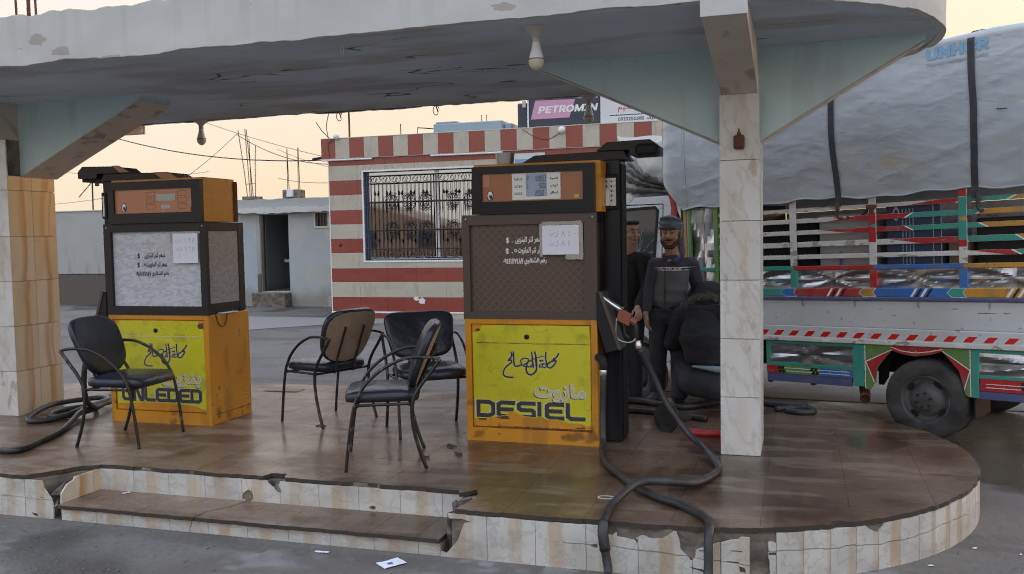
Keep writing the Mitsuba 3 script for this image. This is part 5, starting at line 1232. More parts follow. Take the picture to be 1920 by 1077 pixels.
tp(trk, 'arch_lining', ext(ao.buffer(-.004).union(rect(-.40, .36, .70, .79)), .02, (0, .30, 0), (1, 0, 0), (0, 0, 1)), 'm_void')
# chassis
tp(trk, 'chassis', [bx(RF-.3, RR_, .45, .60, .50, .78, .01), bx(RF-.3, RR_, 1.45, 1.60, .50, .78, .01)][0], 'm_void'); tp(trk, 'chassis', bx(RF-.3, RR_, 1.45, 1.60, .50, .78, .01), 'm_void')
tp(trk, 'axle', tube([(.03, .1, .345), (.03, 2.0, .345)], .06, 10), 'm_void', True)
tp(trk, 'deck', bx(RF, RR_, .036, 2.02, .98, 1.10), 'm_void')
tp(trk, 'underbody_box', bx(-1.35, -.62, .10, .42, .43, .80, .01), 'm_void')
tp(trk, 'far_side', bx(RF, RR_, 2.03, 2.07, .8, 2.06), 'm_slat'); tp(trk, 'headboard', bx(RF-.03, RF-.002, .05, 2.02, .8, 2.15), 'm_darkframe'); tp(trk, 'tailboard', bx(RR_+.002, RR_+.04, .0, 2.02, .8, 2.06), 'm_truckwhite')
def wheel(parent, x, y, z, R, rim, face_mat='m_tyre'):
    prof = [(rim*.98, .19), (rim*1.02, .20), (R*.80, .205), (R*.93, .195), (R*.985, .175), (R, .15), (R, .05), (R*.985, .025), (R*.93, .005), (R*.80, -.004), (rim*1.06, .004), (rim*1.0, .012), (rim*.98, .03)]
    w = tp(parent, 'wheel', lathe(prof, 48, (x, y, z), (0, 1, 0)), 'm_tyre', 40)
    dish = [(rim*.99, .012), (rim*.93, .020), (rim*.88, .050), (rim*.72, .060), (rim*.66, .045), (rim*.55, .030), (rim*.46, .018), (rim*.40, .0), (rim*.38, -.012), (rim*.2, -.016), (0, -.016)]
    rm = tp(w, 'rim', lathe(dish, 40, (x, y, z), (0, 1, 0)), 'm_hub', 35)
    for k in range(6):
        a = k*math.pi/3+.3; tp(w, 'wheel_nut', lathe([(0, -.028), (.011, -.026), (.011, .0), (0, .0)], 6, (x+rim*.30*math.cos(a), y, z+rim*.30*math.sin(a)), (0, 1, 0)), 'm_darkframe', 30)
    for k in range(4):
        a = k*math.pi/2+.9; c = np.array([x+rim*.78*math.cos(a), y+.046, z+rim*.78*math.sin(a)])
        e1 = np.array([-math.sin(a), 0, math.cos(a)]); e2 = np.array([math.cos(a), 0, math.sin(a)])
        tp(w, 'hand_hole', ext(sa.scale(sg.Point(0, 0).buffer(1), rim*.20, rim*.085), .004, c, e1, e2) if np.cross(e1, e2)[1] < 0 else ext(sa.scale(sg.Point(0, 0).buffer(1), rim*.20, rim*.085), .004, c, e1, -e2), 'm_void')
    return w
made('m_hub', lambda p, n, uv: mix((.040, .040, .043), (.125, .12, .115), dr.clip(fbm(p.x*9, p.y*9, p.z*9, 4)*1.5-.3, 0, 1)), .6)
wheel(trk, .03, .012, .345, .343, .205); tp(trk, 'inner_tyre', lathe([(.2, .2), (.30, .2), (.343, .17), (.343, .05), (.30, .0), (.2, .0)], 40, (.03, .245, .345), (0, 1, 0)), 'm_tyre', 40)
tp(trk, 'inner_tyre', lathe([(.2, .2), (.30, .2), (.343, .17), (.343, .05), (.30, .0), (.2, .0)], 40, (.03, 1.60, .345), (0, 1, 0)), 'm_tyre', 40)
wheel(trk, -3.06, .012, .345, .343, .205)
tp(trk, 'exhaust_pipe', cat_([tube([(-.62, .30, .37), (-.52, .10, .33), (-.478, .0, .310)], .045, 16, caps=False), lathe([(.045, 0), (.040, .0), (.036, .06), (0, .06)], 16, (-.478, .0, .310), (-.4, .9, .1))]), 'm_rust', 40)
tp(trk, 'mud_flap', bx(.41, .425, .05, .4, .22, .55, .003), 'm_blackmatt')
# cab
cabp = sg.Polygon([(-2.50, .55), (-2.50, 2.20), (-2.54, 2.255), (-3.55, 2.27), (-3.75, 2.20), (-4.12, 1.40), (-4.15, .55), (-3.45, .50), (-3.38, .68), (-3.25, .78), (-2.90, .78), (-2.72, .68), (-2.66, .5)])
wnd = sg.Polygon([(-2.70, 2.155), (-2.655, 2.11), (-2.72, 1.60), (-2.76, 1.50), (-3.75, 1.47), (-3.55, 2.15)]).buffer(.0)
cab = tp(trk, 'cab', face(cabp.difference(wnd), 1.9, 1.92), 'm_truckwhite', 20)
tp(cab, 'window_seal', face(wnd.difference(wnd.buffer(-.028)), .012, .022), 'm_blackmatt')
tp(cab, 'window_glass', face(wnd.buffer(-.02), .006, .060), 'm_cabglass', label='dark cracked cab window')
plain('m_cabglass', (.030, .034, .038), .05, spec=.6)
r = np.random.default_rng(5); ck = []
for k in range(16):
    a = r.uniform(.2, 2.9); L = r.uniform(.1, .4); ck.append([(-2.98, 1.62), (-2.98+L*math.cos(a), 1.62+L*.8*math.sin(a))])
tp(cab, 'cracks', face(strokes(ck, .004).intersection(wnd.buffer(-.03)), .001, .0525), 'm_tape', kind='stuff', label='web of cracks in the cab window')
tp(cab, 'door_line', face(sg.LineString([(-2.64, .8), (-2.64, 1.55), (-2.60, 2.17), (-3.55, 2.2)]).buffer(.006), .0012, .021), 'm_darkframe')
tp(trk, 'red_pennant', face(sg.Polygon([(-2.56, 2.42), (-2.50, 2.39), (-2.43, 2.10), (-2.44, 1.98), (-2.52, 1.96), (-2.50, 2.12)]), .012, .03), 'm_redpaint'); tp(trk, 'white_pennant', face(sg.Polygon([(-2.47, 2.36), (-2.40, 2.30), (-2.36, 2.08), (-2.385, 2.0), (-2.425, 2.09)]), .010, .034), 'm_white')
tp(trk, 'rear_post', tube([(-2.36, .02, 1.85), (-2.36, .02, 2.16)], .020, 8), 'm_black', True)
# tarpaulin
tar = thing('tarpaulin', 'grey-white relief tarpaulin bulging over the truck load, with pale blue print', 'tarpaulin')
T0, T1 = -2.60, 1.75
def tside(r, h):
    p = np.stack([np.asarray(r)*1.0, np.asarray(h)*1.3, np.zeros_like(np.asarray(r)+np.asarray(h))], -1)
    rel = np.clip((np.asarray(h)-2.10)/1.1, 0, 1)
    b = -.030-.055*np.sin(np.pi*rel)*(.7+.3*np.cos((np.asarray(r)+.12)*2*np.pi/1.19))
    w = .030*(meshkit.fbm(p*2.2, 4, seed=3)-.5)
    q = np.stack([np.asarray(r)*3.2+np.asarray(h)*1.2, np.asarray(h)*6.5-np.asarray(r)*1.0, np.zeros_like(np.asarray(r)+np.asarray(h))], -1)
    f = np.abs(2*meshkit.fbm(q, 3, seed=9)-1)
    q2 = np.stack([np.asarray(r)*7+np.asarray(h)*5, np.asarray(h)*13-np.asarray(r)*4, np.zeros_like(np.asarray(r)+np.asarray(h))], -1)
    f2 = np.abs(2*meshkit.fbm(q2, 2, seed=4)-1)
    return b+w+.009*f+.002*f2
def htop(r): return 3.20+.06*np.asarray(r)*0+.10*np.clip((np.asarray(r)+2.6)/2.6, 0, 1)
def hlow(r): return 2.095+.012*np.sin(np.asarray(r)*5.3)+.008*np.sin(np.asarray(r)*17)+.30*np.clip((-2.33-np.asarray(r))/.27, 0, 1)
nr, nh = 190, 64
rr = np.linspace(T0, T1, nr); rowsP = []
hs_ = np.linspace(0, 1, nh)
Rg = np.repeat(rr[:, None], nh, 1); Hg = hlow(Rg)+(htop(Rg)-hlow(Rg))*hs_[None]
Sd = np.stack([Rg, tside(Rg, Hg)+.10*np.clip((-2.40-Rg)/.2, 0, 1)**2, Hg], -1)
tt = np.linspace(0, 1, 26)[1:]
rise = np.interp(rr, [-2.6, -2.0, -1.0, .2, .60, .85, 1.75], [.06, .08, .08, .07, .12, .10, .08])
yt = Sd[:, -1:, 1]+(2.05-Sd[:, -1:, 1])*(tt[None]**1.35)
ht = Sd[:, -1:, 2]+rise[:, None]*np.sin(np.pi*np.clip(tt*1.02, 0, 1))[None]**.55+.015*(meshkit.fbm(np.stack([np.repeat(rr[:, None], 25, 1)*4, yt*4, yt*0], -1), 3, seed=2)-.5)
Tp = np.stack([np.repeat(rr[:, None], 25, 1), yt, ht], -1)
dn = np.linspace(0, 1, 10)[1:]
Dp = np.stack([np.repeat(rr[:, None], 9, 1), np.full((nr, 9), 2.09), Tp[:, -1:, 2]+(2.1-Tp[:, -1:, 2])*dn[None]], -1)
full = np.concatenate([Sd, Tp, Dp], 1)
fc = full[:1].copy(); cen = np.array([T0-.04, 1.0, 2.65]); caps = [fc*(1-k)+cen*k for k in (.92, .5, .12)]
caps = [np.c_[c[0]][None] for c in caps]
full = np.concatenate(caps+[full], 0)
tm = grid_mesh(full); tm = tf(tm, TM); tm.invert() if False else None
put(tar, tm, 'm_tarp', True)
part(tar, 'hem', tf(tube(np.c_[rr[12:], tside(rr[12:], hlow(rr[12:]))-.004, hlow(rr[12:])], .007, 6), TM), 'm_tarp', True)
def ontarp(poly, mat, base, lift=.006, seg=.03, **k):
    for g in geoms(poly):
        m = ext(g, .0005, (0, 0, 0), (1, 0, 0), (0, 0, 1))
        m = trimesh.Trimesh(*trimesh.remesh.subdivide_to_size(m.vertices, m.faces, seg)); v = m.vertices.copy(); v[:, 1] = tside(v[:, 0], v[:, 2])-lift+(v[:, 1]-0)*.2
        m.vertices = v; part(tar, base, tf(m, TM), mat, True, **k)
un = fit(text_poly('UNHCR', .1, latin_stroke=6), .12, .60, 3.165, 3.265); un = sa.skew(un, ys=2, origin=(0.1, 3.2))
ontarp(un, 'm_unhcr', 'lettering'); ontarp(sa.skew(fit(text_poly('The UN Refugee Agency', .1, latin_stroke=4), .12, .60, 3.105, 3.145), ys=2, origin=(.1, 3.2)), 'm_unhcrgrey', 'lettering')
for r0, lab in ((-.695, 'dark strap over the tarpaulin near the column'), (.478, 'dark strap over the tarpaulin across the blue print')):
    hh = np.linspace(2.02, 3.285, 54); sway = .010*np.sin(hh*5+r0*9)-.03*np.clip((2.5-hh)/.5, 0, 1)*(1 if r0 < 0 else .4)
    mid = np.c_[r0+sway*(-1), np.where(hh > 2.1, tside(r0+sway*0, np.maximum(hh, 2.1)), -.03)-.012, hh]
    top = np.c_[np.full(18, r0), np.linspace(0, 1, 19)[1:]**1.35*2.05, float(htop(r0))+np.interp(r0, [-2.6, -2.0, -1.0, .2, .60, .85, 1.75], [.06, .08, .08, .07, .12, .10, .08])*np.sin(np.pi*np.clip(np.linspace(0, 1, 19)[1:]*1.02, 0, 1))**.55+.012]
    cl = np.vstack([mid, top]); A = cl.copy(); B = cl.copy(); A[:, 0] -= .027; B[:, 0] += .027
    th = np.array([0, .004, -.0])
    part(tar, 'strap', tf(grid_mesh(np.stack([A, B], 1)), TM), 'm_strap', True, label=lab)
    part(tar, 'strap_hook', tf(cat_([tube(spline([(r0+.03, -.05, 2.04), (r0+.02, -.05, 1.95), (r0+.04, -.03, 1.91), (r0+.06, -.02, 1.925)], 5), .009, 6), tube([(r0+.03, -.048, 2.06), (r0+.03, -.05, 1.98)], .018, 8)]), TM), 'm_rust' if r0 < 0 else 'm_wire', True)
for r0 in (-2.27, 1.10):
    hh = np.linspace(2.12, 3.27, 50); A = np.c_[np.full(50, r0-.012), tside(np.full(50, r0), hh)-.004, hh]; B = A+np.array([.024, 0, 0]); part(tar, 'seam', tf(cat_([grid_mesh(np.stack([A, B], 1)), tube(A-np.array([0, .001, 0]), .0022, 5)]), TM), 'm_tarp', True)
part(tar, 'loose_rope', tf(tube(spline([(-.60, -.01, 1.93), (-.55, .03, 1.90), (-.46, .06, 1.96), (-.38, .03, 2.03)], 6), .009, 6), TM), 'm_strap', True)
part(tar, 'tear', tf(ext(jag(rect(.66, .74, 2.69, 2.70), .02, .003, 3), .001, (0, -.075, 0), (1, 0, 0), (0, 0, 1)), TM), 'm_strap')
part(tar, 'front_rim', tf(tube(spline([(-2.62, .06, 2.42), (-2.57, .03, 2.38), (-2.52, .02, 2.33)], 5), .022, 8), TM), 'm_black', True)
# load seen between the slats
def load(base, lab, cat, x0, x1, y0, y1, z0, z1, mat, b=.01):
    t = thing(base, lab, cat); put(t, tf(bx(x0, x1, y0, y1, z0, z1, b), TM), mat); return t
fg = load('refrigerator', 'pale grey refrigerator lying behind the white slats', 'refrigerator', -.92, -.40, .10, .7, 1.102, 1.955, 'm_fridgegrey')
for z in (1.70, 1.80): tp(fg, 'door_seam', face(rect(-.91, -.41, z, z+.006), .002, .0995), 'm_white')
tp(fg, 'handle', bx(-.72, -.70, .075, .099, 1.50, 1.62, .004), 'm_truckblue')
bc = load('blue_crate', 'dark blue crate with white ring print behind the slats', 'crate', -.30, .17, .10, .8, 1.102, 2.03, 'm_fridgeblue')
tp(bc, 'print', face(sa.scale(sg.Point(-.21, 1.93).buffer(.04).difference(sg.Point(-.21, 1.93).buffer(.025)), .7, 1.5), .001, .0995), 'm_greywhite'); tp(bc, 'edge', face(rect(.10, .165, 1.3, 2.0).boundary.buffer(.003), .001, .0995), 'm_greywhite')
for k in range(4): tp(bc, 'stripe', face(rect(-.16+k*.03, -.15+k*.03, 1.45, 1.97), .001, .0995), 'm_tank')
load('brown_carton', 'brown carton behind the slats right of the blue crate', 'carton', .20, .36, .15, .8, 1.102, 1.72, 'm_carton'); load('storage_trunk', 'dark trunk behind the orange slats at the truck rear', 'trunk', .42, 1.36, .16, .9, 1.102, 1.86, 'm_darkframe'); load('black_crate', 'black crate behind the slats beside the column', 'crate', -1.60, -.96, .12, .9, 1.102, 1.90, 'm_void')
# scrap on the cab roof
for k in range(5):
    t = thing('corrugated_sheet', ('lowest', 'second', 'middle', 'fourth', 'topmost')[k]+' of the curled corrugated metal sheets on the cab roof', 'metal sheet', 'corrugated sheets stacked on the cab roof')
    xs_ = np.linspace(0, .55, 40); ys_ = np.linspace(0, .9, 8)
    X, Y = np.meshgrid(xs_, ys_, indexing='ij'); Z = .022*np.abs(np.sin(X*30+k))+(X/.55)**1.6*(.10+.10*k)+.02*k+.03*np.sin(Y*5+k)
    put(t, tf(grid_mesh(np.stack([-3.00-X*(1-.04*k)-.01*k, .30+Y+.03*k, 2.29+Z+.035*k], -1)), TM), 'm_steel', 30)
t = thing('canvas_bundle', 'beige canvas bundle on the cab roof beside the metal sheets', 'bundle')
m = trimesh.creation.icosphere(4); v = m.vertices*np.array([.62, .5, .40]); v += v*(.5*(meshkit.fbm(v*4, 4, seed=6)-.5)[:, None]); m.vertices = v+np.array([-3.25, 1.05, 2.60]); put(t, tf(m, TM), 'm_canvas', True)
# ------------------------------------------------------------------ people
def limb(bones, edge=.022, it=8, lam=.5, nu=.53):
    """bones: ((p0, r0), (p1, r1)) -> one smooth watertight mesh"""
    M = m3.Manifold()
    for (a, ra), (b, rb) in bones:
        pts = []
        for c, r in ((a, ra), (b, rb)):
            s = SPH*np.asarray(r, float)+np.asarray(c, float); pts.append(s)
        M = M+m3.Manifold.hull_points(np.vstack(pts).astype(np.float32))
    M = M.refine_to_length(edge); g = M.to_mesh()
    t = trimesh.Trimesh(np.array(g.vert_properties[:, :3], float), np.array(g.tri_verts), process=True)
    v0 = t.vertices.copy(); trimesh.smoothing.filter_taubin(t, lamb=lam, nu=nu, iterations=it)
    d = t.vertices-v0; L = np.linalg.norm(d, axis=1, keepdims=True); t.vertices = v0+np.where(L > edge*.9, 0, d); return t
SPH = trimesh.creation.icosphere(2).vertices
def chain(*pr): return [((pr[i]), (pr[i+1])) for i in range(len(pr)-1)]
def cut_z(t, z0=None, z1=None):
    M = m3.Manifold(m3.Mesh(np.asarray(t.vertices, np.float32), np.asarray(t.faces, np.uint32)))
    if z0 is not None: M = M.trim_by_plane((0, 0, 1), z0)
    if z1 is not None: M = M.trim_by_plane((0, 0, -1), -z1)
    g = M.to_mesh(); return trimesh.Trimesh(np.array(g.vert_properties[:, :3], float), np.array(g.tri_verts), process=True)
def head(t, c, yaw, skin, k=1.0, beard=True, eyes=True):
    """head centred at c, facing yaw degrees (0 = towards -y); returns local->world"""
    M = trimesh.transformations.rotation_matrix(math.radians(yaw), [0, 0, 1]); M[:3, 3] = c; S = np.diag([k, k, k, 1.0]); M = M@S
    H = lambda m: tf(m, M)
    skull = limb([(((0, .018, .035), (.074, .090, .088)), ((0, .0, -.02), (.064, .080, .07))), (((0, -.015, -.02), (.060, .070, .06)), ((0, -.038, -.082), (.036, .036, .030))),
        (((-.035, -.045, -.03), (.03, .03, .03)), ((.035, -.045, -.03), (.03, .03, .03))), (((-.03, -.066, .022), (.022, .02, .012)), ((.03, -.066, .022), (.022, .02, .012))),
        (((0, -.082, .012), (.009, .012, .01)), ((0, -.104, -.026), (.015, .013, .011))), (((0, -.074, -.058), (.022, .016, .012)), ((0, -.072, -.062), (.022, .016, .012))), (((0, .01, -.06), (.052, .055, .05)), ((0, .025, -.15), (.052, .052, .05)))], .010, 5)
    part(t, 'head', H(skull), skin, True)
    hd = None
    for s in (-1, 1):
        part(t, 'ear', H(limb([(((s*.078, .015, .02), (.010, .018, .026)), ((s*.074, .012, -.02), (.009, .012, .014)))], .008, 3)), skin, True)
        if eyes:
            part(t, 'eye', H(tf(trimesh.creation.icosphere(2, .0095), placed(s*.030, -.0740, .009))), 'm_eye', True)
            part(t, 'iris', H(tf(trimesh.creation.icosphere(2, .0062), placed(s*.030, -.0795, .0075))), 'm_hair', True)
            part(t, 'brow', H(limb([(((s*.012, -.088, .030), (.006, .005, .005)), ((s*.048, -.074, .034), (.006, .005, .004)))], .006, 2)), 'm_beard', True)
            part(t, 'eyelid', H(limb([(((s*.018, -.083, .0145), (.006, .006, .0055)), ((s*.044, -.073, .013), (.006, .006, .0055)))], .006, 2)), skin, True)
    if eyes: part(t, 'lips', H(limb([(((-.020, -.0865, -.062), (.007, .006, .0045)), ((.020, -.0865, -.062), (.007, .006, .0045)))], .006, 2)), 'm_lip', True)
    if beard:
        b = limb([(((-.055, -.028, -.055), (.020, .024, .030)), ((-.022, -.062, -.098), (.020, .020, .016))), (((.055, -.028, -.055), (.020, .024, .030)), ((.022, -.062, -.098), (.020, .020, .016))), (((-.022, -.062, -.098), (.022, .020, .018)), ((.022, -.062, -.098), (.022, .020, .018))), (((-.066, .0, -.0), (.012, .018, .02)), ((-.056, -.03, -.06), (.018, .024, .02))), (((.066, .0, .0), (.012, .018, .02)), ((.056, -.03, -.06), (.018, .024, .02))), (((-.026, -.087, -.047), (.008, .007, .006)), ((.026, -.087, -.047), (.008, .007, .006)))], .009, 4)
        part(t, 'beard', H(b), 'm_beard', True, label='short dark beard')
    return H
def hand(t, wrist, dirv, palm_n, skin, k=1.0, curl=.5):
    """relaxed hand: palm, four curled fingers of unequal length and a thumb"""
    d = np.array(dirv, float); d /= np.linalg.norm(d); n = np.array(palm_n, float); n -= d*(n@d); n /= np.linalg.norm(n); s = np.cross(d, n); w = np.array(wrist, float)
    P = lambda a, b, c: w+k*(d*a+s*b+n*c)
    bones = [((P(0, -.012, 0), .022*k), (P(.08, -.026, 0), .013*k)), ((P(0, .012, 0), .022*k), (P(.08, .026, 0), .012*k)), ((P(.03, 0, 0), .018*k), (P(.085, 0, 0), .013*k))]
    for b, L in ((-.030, .070), (-.010, .080), (.010, .075), (.030, .058)):
        p0 = P(.085, b, 0); a1 = curl; p1 = P(.085+L*.45*math.cos(a1), b, L*.45*math.sin(a1)); a2 = curl*2; p2 = p1+k*(d*L*.32*math.cos(a2)+n*L*.32*math.sin(a2)); a3 = curl*2.6; p3 = p2+k*(d*L*.25*math.cos(a3)+n*L*.25*math.sin(a3))
        bones += chain((p0, .0100*k), (p1, .0090*k), (p2, .0082*k), (p3, .0068*k))
    bones += chain((P(.02, -.022, .005), .014*k), (P(.055, -.050, .018), .0105*k), (P(.085, -.056, .030), .0085*k))
    part(t, 'hand', limb(bones, .006, 3), skin, True)
FL = .276
# --- standing man at the rear edge of the island
man = thing('person', 'bearded man in grey headscarf and navy and grey zip sweater standing beside the pump', 'person', None)
bd = []
hipL, hipR = (-1.235, 8.29, 1.06), (-1.065, 8.27, 1.06)
kneeL, kneeR = (-1.235, 8.26, .70), (-1.045, 8.24, .70); ankL, ankR = (-1.255, 8.30, .36), (-1.05, 8.28, .36)
neck0, chest, belly = (-1.10, 8.30, 1.60), (-1.11, 8.29, 1.44), (-1.13, 8.28, 1.22)
shL, shR = (-1.26, 8.27, 1.505), (-.94, 8.33, 1.505); elL, elR = (-1.305, 8.25, 1.30), (-.885, 8.37, 1.29); wrL, wrR = (-1.33, 8.16, 1.075), (-.99, 8.44, 1.13)
put(man, limb(chain((hipL, .06), (kneeL, .045), (ankL, .035))+chain((hipR, .06), (kneeR, .045), (ankR, .035))+[((hipL, .06), (hipR, .06)), (((-1.16, 8.29, 1.08), .06), (belly, (.13, .09, .1))), ((belly, (.13, .09, .1)), (chest, (.14, .09, .1))), ((chest, (.13, .08, .08)), (neck0, .06))]
    +chain((shL, .05), (elL, .038), (wrL, .027))+chain((shR, .05), (elR, .038), (wrR, .027))+[((shL, .05), (shR, .05)), ((neck0, .055), ((-1.115, 8.285, 1.70), .05))]), 'm_skin', True)
tor = limb([(((-1.145, 8.285, 1.125), (.150, .112, .03)), ((-1.14, 8.28, 1.24), (.162, .122, .08))), (((-1.14, 8.28, 1.24), (.162, .122, .08)), ((-1.105, 8.29, 1.45), (.158, .112, .08))), (((-1.105, 8.29, 1.45), (.150, .105, .08)), ((-1.10, 8.30, 1.525), (.115, .078, .045))), ((shL, .068), (shR, .068)), (((-1.10, 8.30, 1.53), (.09, .07, .04)), ((-1.105, 8.295, 1.59), (.068, .064, .02)))], .018, 8)
# soft folds where the sweater is bunched above the belt
v = tor.vertices; fold = .010*np.sin((v[:, 2]*58)+6*meshkit.fbm(v*5, 3, seed=2))*np.clip((1.36-v[:, 2])/.2, 0, 1); ctr = np.array([-1.13, 8.29]); dd = v[:, :2]-ctr; v[:, :2] += dd/np.linalg.norm(dd, axis=1, keepdims=True)*fold[:, None]; tor.vertices = v
part(man, 'sweater', cut_z(tor, 1.483, None), 'm_navycloth', True, label='navy upper part of the zip sweater')
part(man, 'sweater_lower', cut_z(tor, None, 1.480), 'm_greycloth', True, label='grey lower part of the zip sweater')
bandm = tor.copy(); dd = bandm.vertices[:, :2]-ctr; bandm.vertices[:, :2] += dd/np.linalg.norm(dd, axis=1, keepdims=True)*.004
for z0, z1, mt in ((1.458, 1.464, 'm_white'), (1.4815, 1.4875, 'm_white'), (1.4642, 1.4812, 'm_blackcloth')): part(man, 'chest_stripe', cut_z(bandm, z0, z1), mt, True)
b2 = tor.copy(); dd = b2.vertices[:, :2]-ctr; b2.vertices[:, :2] += dd/np.linalg.norm(dd, axis=1, keepdims=True)*.0052
wd = cut_z(b2, 1.4685, 1.4765); fcs = wd.triangles_center; keep = (fcs[:, 1] < 8.28) & ((np.floor(fcs[:, 0]*95) % 4) != 0) & (np.abs(fcs[:, 0]+1.14) < .12); wd.update_faces(keep)
part(man, 'chest_print', wd, 'm_white', kind='stuff')
part(man, 'zip', tube([(-1.155, 8.158, z) for z in np.linspace(1.14, 1.46, 10)]+[(-1.15, 8.175, 1.52), (-1.135, 8.20, 1.565)], .0045, 5), 'm_black', True)
part(man, 'collar', tube(spline([(-1.175, 8.235, 1.545), (-1.17, 8.30, 1.595), (-1.10, 8.35, 1.615), (-1.03, 8.31, 1.600), (-1.04, 8.24, 1.555), (-1.09, 8.212, 1.525)], 6), .022, 8), 'm_navycloth', True)
part(man, 'collar_lining', tube(spline([(-1.035, 8.275, 1.595), (-1.045, 8.235, 1.570), (-1.075, 8.215, 1.545)], 6), .012, 6), 'm_truckblue', True)
part(man, 'sleeve', limb(chain((shL, .067), (elL, .056), ((-1.325, 8.18, 1.11), .043))+[((shL, .066), ((-1.20, 8.28, 1.5), .06))], .018), 'm_navycloth', True)
part(man, 'sleeve', limb(chain((shR, .069), (elR, .060), ((-1.0, 8.43, 1.14), .045))+[((shR, .066), ((-1.0, 8.31, 1.5), .06))], .018), 'm_navycloth', True)
tr_ = limb([(((-1.20, 8.285, 1.03), (.07, .095, .09)), ((-1.11, 8.28, 1.03), (.07, .095, .09))), ((hipL, (.095, .10, .07)), (kneeL, (.080, .082, .07))), ((kneeL, (.080, .082, .07)), (ankL, (.070, .078, .05))), ((hipR, (.095, .10, .07)), (kneeR, (.080, .082, .07))), ((kneeR, (.080, .082, .07)), (ankR, (.070, .078, .05))), (((-1.235, 8.285, 1.10), (.08, .095, .05)), ((-1.075, 8.275, 1.10), (.08, .095, .05)))], .018)
v = tr_.vertices; q = v*np.array([9, 9, 26.0]); v += tr_.vertex_normals*(.012*(meshkit.fbm(q, 2, seed=8)-.5)*np.clip((1.0-v[:, 2])/.2, .2, 1))[:, None]; tr_.vertices = v
part(man, 'trousers', tr_, 'm_jeans', True)
part(man, 'belt', cut_z(limb([(((-1.225, 8.285, 1.125), (.085, .098, .03)), ((-1.075, 8.28, 1.125), (.085, .098, .03)))], .02, 4), 1.105, 1.14), 'm_black', True)
for (x, y) in ((-1.262, 8.30), (-1.05, 8.28)): part(man, 'shoe', limb([(((x, y+.03, FL+.045), (.042, .05, .045)), ((x-.012, y-.13, FL+.035), (.042, .05, .033)))], .014, 5), 'm_shoe', True)
hand(man, (-1.332, 8.155, 1.065), (.10, -.25, -1), (.9, .25, 0), 'm_skin', .95, .35); hand(man, (-.985, 8.445, 1.12), (.6, .3, -.5), (0, -1, 0), 'm_skin', .95, .6)
Hm = head(man, (-1.115, 8.262, 1.785), -3, 'm_skin', 1.17)
wr = limb([(((0, .025, .075), (.090, .106, .040)), ((0, .02, .050), (.092, .106, .035))), (((0, .02, .10), (.075, .09, .036)), ((-.01, .02, .115), (.055, .07, .03))), (((.03, .09, .03), (.06, .04, .05)), ((.02, .10, -.05), (.05, .03, .05)))], .012, 5)
part(man, 'headscarf', Hm(wr), 'm_headscarf', True, label='grey cloth wrapped round the head')
for k, (z, rx, ry, tl) in enumerate(((.058, .086, .098, .012), (.084, .086, .097, -.018), (.106, .074, .084, .018))): part(man, 'scarf_fold', Hm(tube([(rx*math.cos(a), .022+ry*math.sin(a), z+tl*math.cos(a+k)) for a in np.linspace(0, 2*math.pi, 26)], .0125, 8)), 'm_headscarf', True)
part(man, 'scarf_tail', Hm(limb([(((.055, .10, -.03), (.03, .025, .04)), ((.06, .105, -.14), (.035, .02, .05)))], .014, 4)), 'm_headscarf', True)
# --- crouching person in a black quilted jacket, back to the camera
cr = thing('person', 'crouching person in black fur-hooded jacket and dark jeans, back turned, beside the column', 'person')
hip = (-.84, 7.98, .66); shA, shB = (-.99, 8.10, 1.06), (-.64, 8.06, 1.06)
put(cr, limb([(((-.78, 8.02, .62), (.12, .06, .06)), ((-.82, 8.10, 1.02), (.12, .05, .06))), ((shA, .05), (shB, .05)), (((-.81, 8.1, 1.05), .06), ((-.77, 8.22, 1.18), .05))]+chain((shA, .05), ((-1.06, 8.25, .84), .04), ((-.92, 8.45, .80), .03))+chain((shB, .05), ((-.60, 8.24, .84), .04), ((-.74, 8.44, .80), .03))
    +chain(((-.90, 8.0, .52), .08), ((-1.01, 8.26, .64), .05), ((-1.03, 8.12, .36), .04))+chain(((-.72, 7.98, .52), .09), ((-.68, 8.34, .66), .06), ((-.68, 8.22, .37), .04))), 'm_skin', True)
jk = limb([(((-.76, 7.96, .69), (.20, .15, .055)), ((-.80, 7.99, .88), (.215, .16, .1))), (((-.80, 7.99, .88), (.21, .155, .1)), ((-.82, 8.06, 1.05), (.18, .11, .08))), ((shA, .085), (shB, .085))]+chain((shA, .095), ((-1.085, 8.16, .82), .088), ((-.95, 8.40, .78), .06))+chain((shB, .095), ((-.60, 8.22, .85), .085), ((-.74, 8.42, .80), .06)), .018, 8)
v = jk.vertices; c2 = np.array([-.83, 8.08]); dd = v[:, :2]-c2; v[:, :2] += dd/np.linalg.norm(dd, axis=1, keepdims=True)*(.009*(np.abs(np.sin(v[:, 2]*34+v[:, 0]*6+5*meshkit.fbm(v*5, 3, seed=3)))-.5)*np.clip(2.2*meshkit.fbm(v*3, 2, seed=5)-.5, 0, 1))[:, None]+(.03*(meshkit.fbm(v*7, 3, seed=6)-.5))[:, None]; jk.vertices = v
part(cr, 'jacket', jk, 'm_blackcloth', True, label='black quilted jacket')
part(cr, 'jeans', limb([(((-.90, 7.99, .50), (.12, .13, .12)), ((-1.02, 8.26, .64), (.078, .08, .075))), (((-1.02, 8.26, .64), (.082, .085, .08)), ((-1.03, 8.12, .36), (.075, .09, .06))), (((-.70, 7.95, .49), (.15, .15, .13)), ((-.68, 8.32, .66), (.078, .08, .075))), (((-.68, 8.32, .66), (.078, .08, .075)), ((-.68, 8.22, .38), (.062, .066, .05))), (((-.88, 7.98, .50), .13), ((-.70, 7.95, .49), .15))], .018), 'm_jeans', True)
part(cr, 'shirt_hem', limb([(((-.84, 7.85, .650), (.05, .03, .012)), ((-.66, 7.82, .635), (.08, .03, .028)))], .016, 4), 'm_tank', True)
